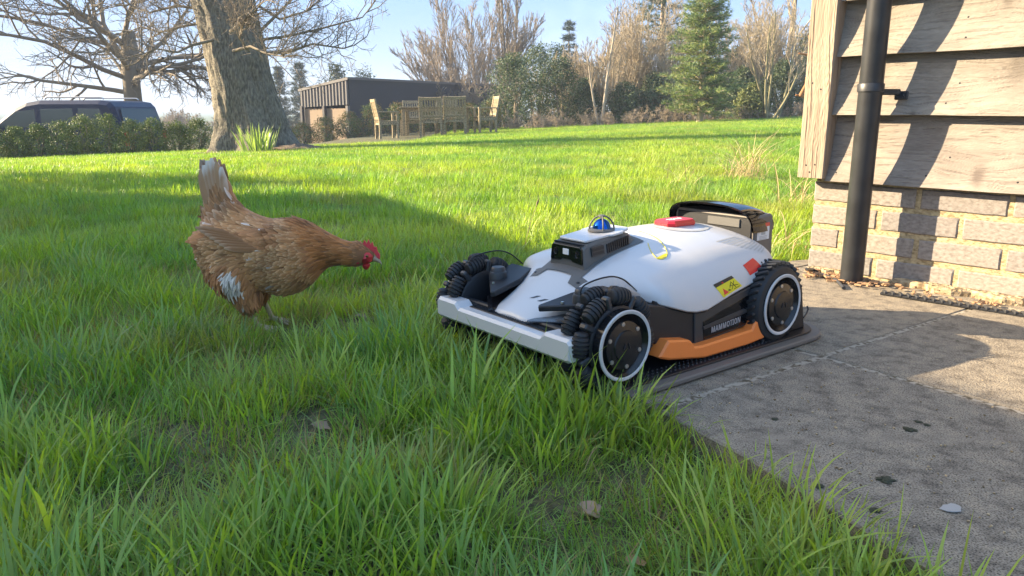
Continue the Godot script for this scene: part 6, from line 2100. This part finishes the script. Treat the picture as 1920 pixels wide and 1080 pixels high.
func small_things():
	# moss cushions on the paving
	var spots := [[1660, 900, 0.0105, "largest, on the near slab"], [1536, 912, 0.0065, "left of the largest, near the lawn edge"], [1706, 806, 0.009, "lowest of the row below the sunlit wedge"], [1722, 791, 0.0055, "topmost of the row below the sunlit wedge"], [1738, 797, 0.005, "right of the row below the sunlit wedge"], [1640, 957, 0.007, "nearest the lens by the lawn edge"], [1795, 640, 0.006, "in the mower's shadow"], [1452, 786, 0.005, "below the dock's corner"]]
	for k in spots.size():
		var s: Array = spots[k]
		var p := pix(s[0], s[1])
		var o := obj("moss_cushion", lump(s[2], s[2] * 0.3, 10 + k, 0.6), M.moss, null, Transform3D(Basis(Vector3.UP, k * 1.3), p))
		tag(o, "dark moss cushion on the paving, " + s[3], "moss", "moss cushions on the paving")
	# pale splash on the slab: a thin irregular crust
	var poly := PackedVector2Array()
	for k in 14:
		var a := TAU * k / 14
		var r := 0.012 * (0.85 + 0.18 * sin(k * 2.4) * cos(k * 1.1))
		poly.append(Vector2(cos(a) * r * 1.5, sin(a) * r))
	var b := MB.new()
	b.prism(poly, 0.0015, 0.0026, Transform3D(Basis(Vector3.RIGHT, Vector3.FORWARD, Vector3.UP), Vector3.ZERO))
	var cr := obj("dried_splash", b, mat("splash", lin(0.35, 0.34, 0.32), 0.9), null, Transform3D(Basis(Vector3.UP, 0.4), pix(1783, 955)))
	tag(cr, "small pale dried splash on the near slab", "splash")
	# footing stones at the wall's foot
	var fs := [[0.30, 0.66, 0.055, 0.020, "long one under the pipe's shadow"], [0.70, 0.98, 0.06, 0.018, "toward the right edge"], [0.02, 0.14, 0.05, 0.016, "at the building's corner"]]
	for k in fs.size():
		var q: Array = fs[k]
		var pl := PackedVector2Array()
		var n := 9
		for i in n: pl.append(Vector2(lerpf(q[0], q[1], i / (n - 1.0)), 0.01 + 0.008 * sin(i * 2.0)))
		for i in n: pl.append(Vector2(lerpf(q[1], q[0], i / (n - 1.0)), q[2] * (0.75 + 0.35 * sin(i * 1.7 + k)) + 0.02))
		b = MB.new()
		for i in pl.size(): pl[i] = Vector2(pl[i].x, -pl[i].y)
		b.prism(pl, -0.01, q[3], Transform3D(Basis(Vector3.RIGHT, Vector3.FORWARD, Vector3.UP), Vector3.ZERO), 0.005)
		var o := obj("footing_stone", b, M.sandstone, null, Transform3D(Basis(WU, Vector3.UP, WN), CORNER))
		tag(o, "yellow footing stone at the foot of the bricks, " + q[4], "stone", "footing stones along the plinth")
	# black ribbed edging strip
	var A := pix(1652, 552)
	var B2 := pix(1935, 597)
	var dir := (B2 - A).normalized()
	var st := thing("ribbed_strip", "black ribbed rubber strip lying along the foot of the plinth", "edging strip", A)
	st.basis = Basis(dir, Vector3.UP, dir.cross(Vector3.UP))
	var L := A.distance_to(B2)
	b = MB.new()
	b.box(Vector3(L / 2 + 0.1, 0.005, 0), Vector3(L + 0.2, 0.008, 0.024), Basis.IDENTITY, 0.002)
	obj("band", b, M.dark_plastic, st)
	var rib := MB.new()
	rib.box(Vector3.ZERO, Vector3(0.010, 0.009, 0.030), Basis.IDENTITY, 0.002)
	var rm := rib.mesh()
	for k in int((L + 0.2) / 0.022):
		put("rib", rm, M.trim_grey, st, Transform3D(Basis(Vector3.UP, 0.55), Vector3(0.01 + k * 0.022, 0.0095, 0)))
	# cables
	var cab := thing("power_cable", "grey power cable running from the dock to the downpipe", "cable", pix(1540, 512))
	b = MB.new()
	var pts := []
	for q in [[1512, 505, 0.03], [1524, 506, 0.012], [1540, 514, 0.006], [1556, 520, 0.006], [1570, 527, 0.006], [1582, 540, 0.006]]: pts.append(pix(q[0], q[1], q[2]) - cab.position)
	b.tube(pts, [0.0055], 8)
	obj("sheath", b, M.trim_grey, cab)
	var c2 := thing("cable_end", "thin black cable end curling up behind the rear wheel", "cable", pix(1512, 600))
	b = MB.new()
	pts = []
	for q in [[1506, 596, 0.004], [1511, 590, 0.006], [1514, 583, 0.016], [1512, 578, 0.024]]: pts.append(pix(q[0], q[1] + q[2] * 500.0, 0.0) + Vector3(0, q[2], 0) - c2.position)
	b.tube(pts, [0.0022], 6)
	obj("sheath", b, M.dark_plastic, c2)
	# chips of bark and grit by the pipe
	var chips := Node3D.new()
	chips.name = "bark_litter"; add_child(chips)
	tag(chips, "loose bark chips and dead leaf bits by the downpipe foot", "litter", "", "stuff")
	b = MB.new()
	for k in 150:
		var u := R(-0.06, 0.62)
		var nn := 0.055 + 0.07 * rng.randf() if u > 0.25 else R(0.03, 0.15)
		if rng.randf() < 0.6: u = R(0.05, 0.30)
		b.box(wall_at(u, R(0.004, 0.012), nn + 0.02), Vector3(R(0.008, 0.028), R(0.003, 0.006), R(0.005, 0.011)), Basis(Vector3.UP, R(0, TAU)) * Basis(Vector3.RIGHT, R(-0.4, 0.4)), 0.001)
	obj("chips", b, M.dry_leaf, chips).set_meta("kind", "stuff")
	b = MB.new()
	for k in 260:
		var p := pix(R(1230, 1900), R(640, 1000))
		if on_patio(p.x, p.z) < 0.03 or in_building(p.x, p.z): continue
		b.box(p + Vector3(0, 0.001, 0), Vector3(R(0.001, 0.004), 0.002, R(0.001, 0.0035)), Basis(Vector3.UP, R(0, TAU)))
	var gr := obj("grit", b, M.sandstone)
	tag(gr, "fine grit scattered over the paving slabs", "grit", "", "stuff")
	# dead leaves in the grass
	var dl := [[1108, 925, 0.036, 0.5, "by the near lawn corner", "pale_leaf"], [600, 775, 0.036, 1.4, "in the bare patch of the lawn", "pale_leaf"], [680, 578, 0.045, 2.0, "below the hen's beak", "pale_leaf"], [735, 602, 0.05, 0.3, "between hen and bumper", "dry_leaf"], [1180, 748, 0.05, 1.0, "by the dock's front corner", "dry_leaf"], [150, 1055, 0.036, 2.4, "in the bottom corner of the lawn", "pale_leaf"], [1195, 1020, 0.03, 1.9, "low at the lawn's near edge", "dry_leaf"]]
	for q in dl:
		var p := pix(q[0], q[1], 0.0)
		b = MB.new()
		dead_leaf(b, Vector3.ZERO, q[2], q[3], 0.25)
		var o := obj("dead_leaf", b, M[q[5]], null, Transform3D(Basis.IDENTITY, Vector3(p.x, th(p.x, p.z) + 0.010, p.z)))
		tag(o, "dry curled oak leaf lying " + q[4], "leaf", "dead leaves on the lawn")
	# broad dock leaf in the lawn
	var dk := thing("dock_plant", "broad green dock leaf in the grass before the hen", "plant", pix(612, 640, -0.03))
	b = MB.new()
	var rows := []
	for i in 8:
		var t := i / 7.0
		var w := 0.0135 * sin(PI * clampf(0.06 + 0.94 * t, 0, 1))
		var c := Vector3(0.028 * t, 0.02 + 0.055 * t, 0.03 * t)
		rows.append(PackedVector3Array([c + Vector3(-w, 0.004, w * 0.4), c, c + Vector3(w, 0.005, -w * 0.4)]))
	b.grid(rows)
	var dm := mat("dock_leaf", lin(0.14, 0.28, 0.07), 0.4)
	dm.backlight_enabled = true; dm.backlight = Color(0.6, 0.7, 0.3)
	obj("leaf", b, dm, dk)
	# straw-coloured seed stems near the mower and by the wall
	var straw := mat("straw", lin(0.52, 0.40, 0.21), 0.8)
	straw.backlight_enabled = true; straw.backlight = Color(0.5, 0.45, 0.3)
	var ss := thing("dead_stalk", "single dead seed stalk leaning beyond the camera pod", "stalk", pix(982, 470, -0.03))
	b = MB.new()
	var tip := view_at(1010, 372, 2.72)
	b.tube([Vector3(0, 0, 0), (tip - ss.position) * 0.6 + Vector3(-0.004, 0, 0), tip - ss.position], [0.0016, 0.0013, 0.0009], 5)
	b.tube([(tip - ss.position) * 0.86, (tip - ss.position) * 0.93, tip - ss.position], [0.001, 0.0042, 0.001], 6)
	obj("stem", b, M.twig_brown, ss)
	for q in [[1400, 292, 6.2, 110, 0.66, "arching over the lawn left of the corner post"], [1290, 318, 5.6, 26, 0.35, "bent low over the sunny lawn"], [1478, 400, 3.0, 36, 0.30, "at the corner of the brick plinth"], [1500, 330, 4.6, 40, 0.42, "against the building's hidden side"]]:
		var at := view_at(q[0], q[1], q[2])
		at.y = th(at.x, at.z)
		var t := thing("dry_grass", "straw-coloured dead grass " + q[5], "grass clump", at)
		b = MB.new()
		for k in q[3]:
			var a := R(0, TAU)
			b.col = Color.WHITE
			blade(b, Vector3(cos(a), 0, sin(a)) * R(0, 0.16), R(0, TAU), R(0.2, 0.9), q[4] * R(0.5, 1.1), 0.0045, 6, R(0.5, 2.0))
		var o := obj("blades", b, straw, t)
		o.set_meta("kind", "stuff")
	# leaf litter and soil under the oak
	var lp := view_at(560, 268, 13.3)
	var li := obj("leaf_litter", lump(0.38, 0.13, 91, 0.4), M.soil, null, Transform3D(Basis.from_scale(Vector3(1.3, 1, 0.8)), Vector3(lp.x, th(lp.x, lp.z) - 0.02, lp.z)))
	tag(li, "brown heap of leaf litter right of the oak's roots", "litter")
	lp = view_at(415, 280, 12.9)
	li = obj("leaf_litter", lump(0.34, 0.05, 92, 0.4), M.soil, null, Transform3D(Basis.from_scale(Vector3(1.5, 1, 0.7)), Vector3(lp.x, th(lp.x, lp.z) - 0.01, lp.z)))
	tag(li, "low brown leaf litter below the oak's left root", "litter")
func _ready():
	rng.seed = 20240311
	var t0 := Time.get_ticks_msec()
	set_up()
	materials()
	ground(); patio(); outbuilding(); downpipe()
	mower(); dock(); shade_house(); hen()
	print("setting ", Time.get_ticks_msec() - t0)
	lawn()
	van(); shed(); garden_set()
	background_plants()
	small_things()
	print("lawn ", Time.get_ticks_msec() - t0)
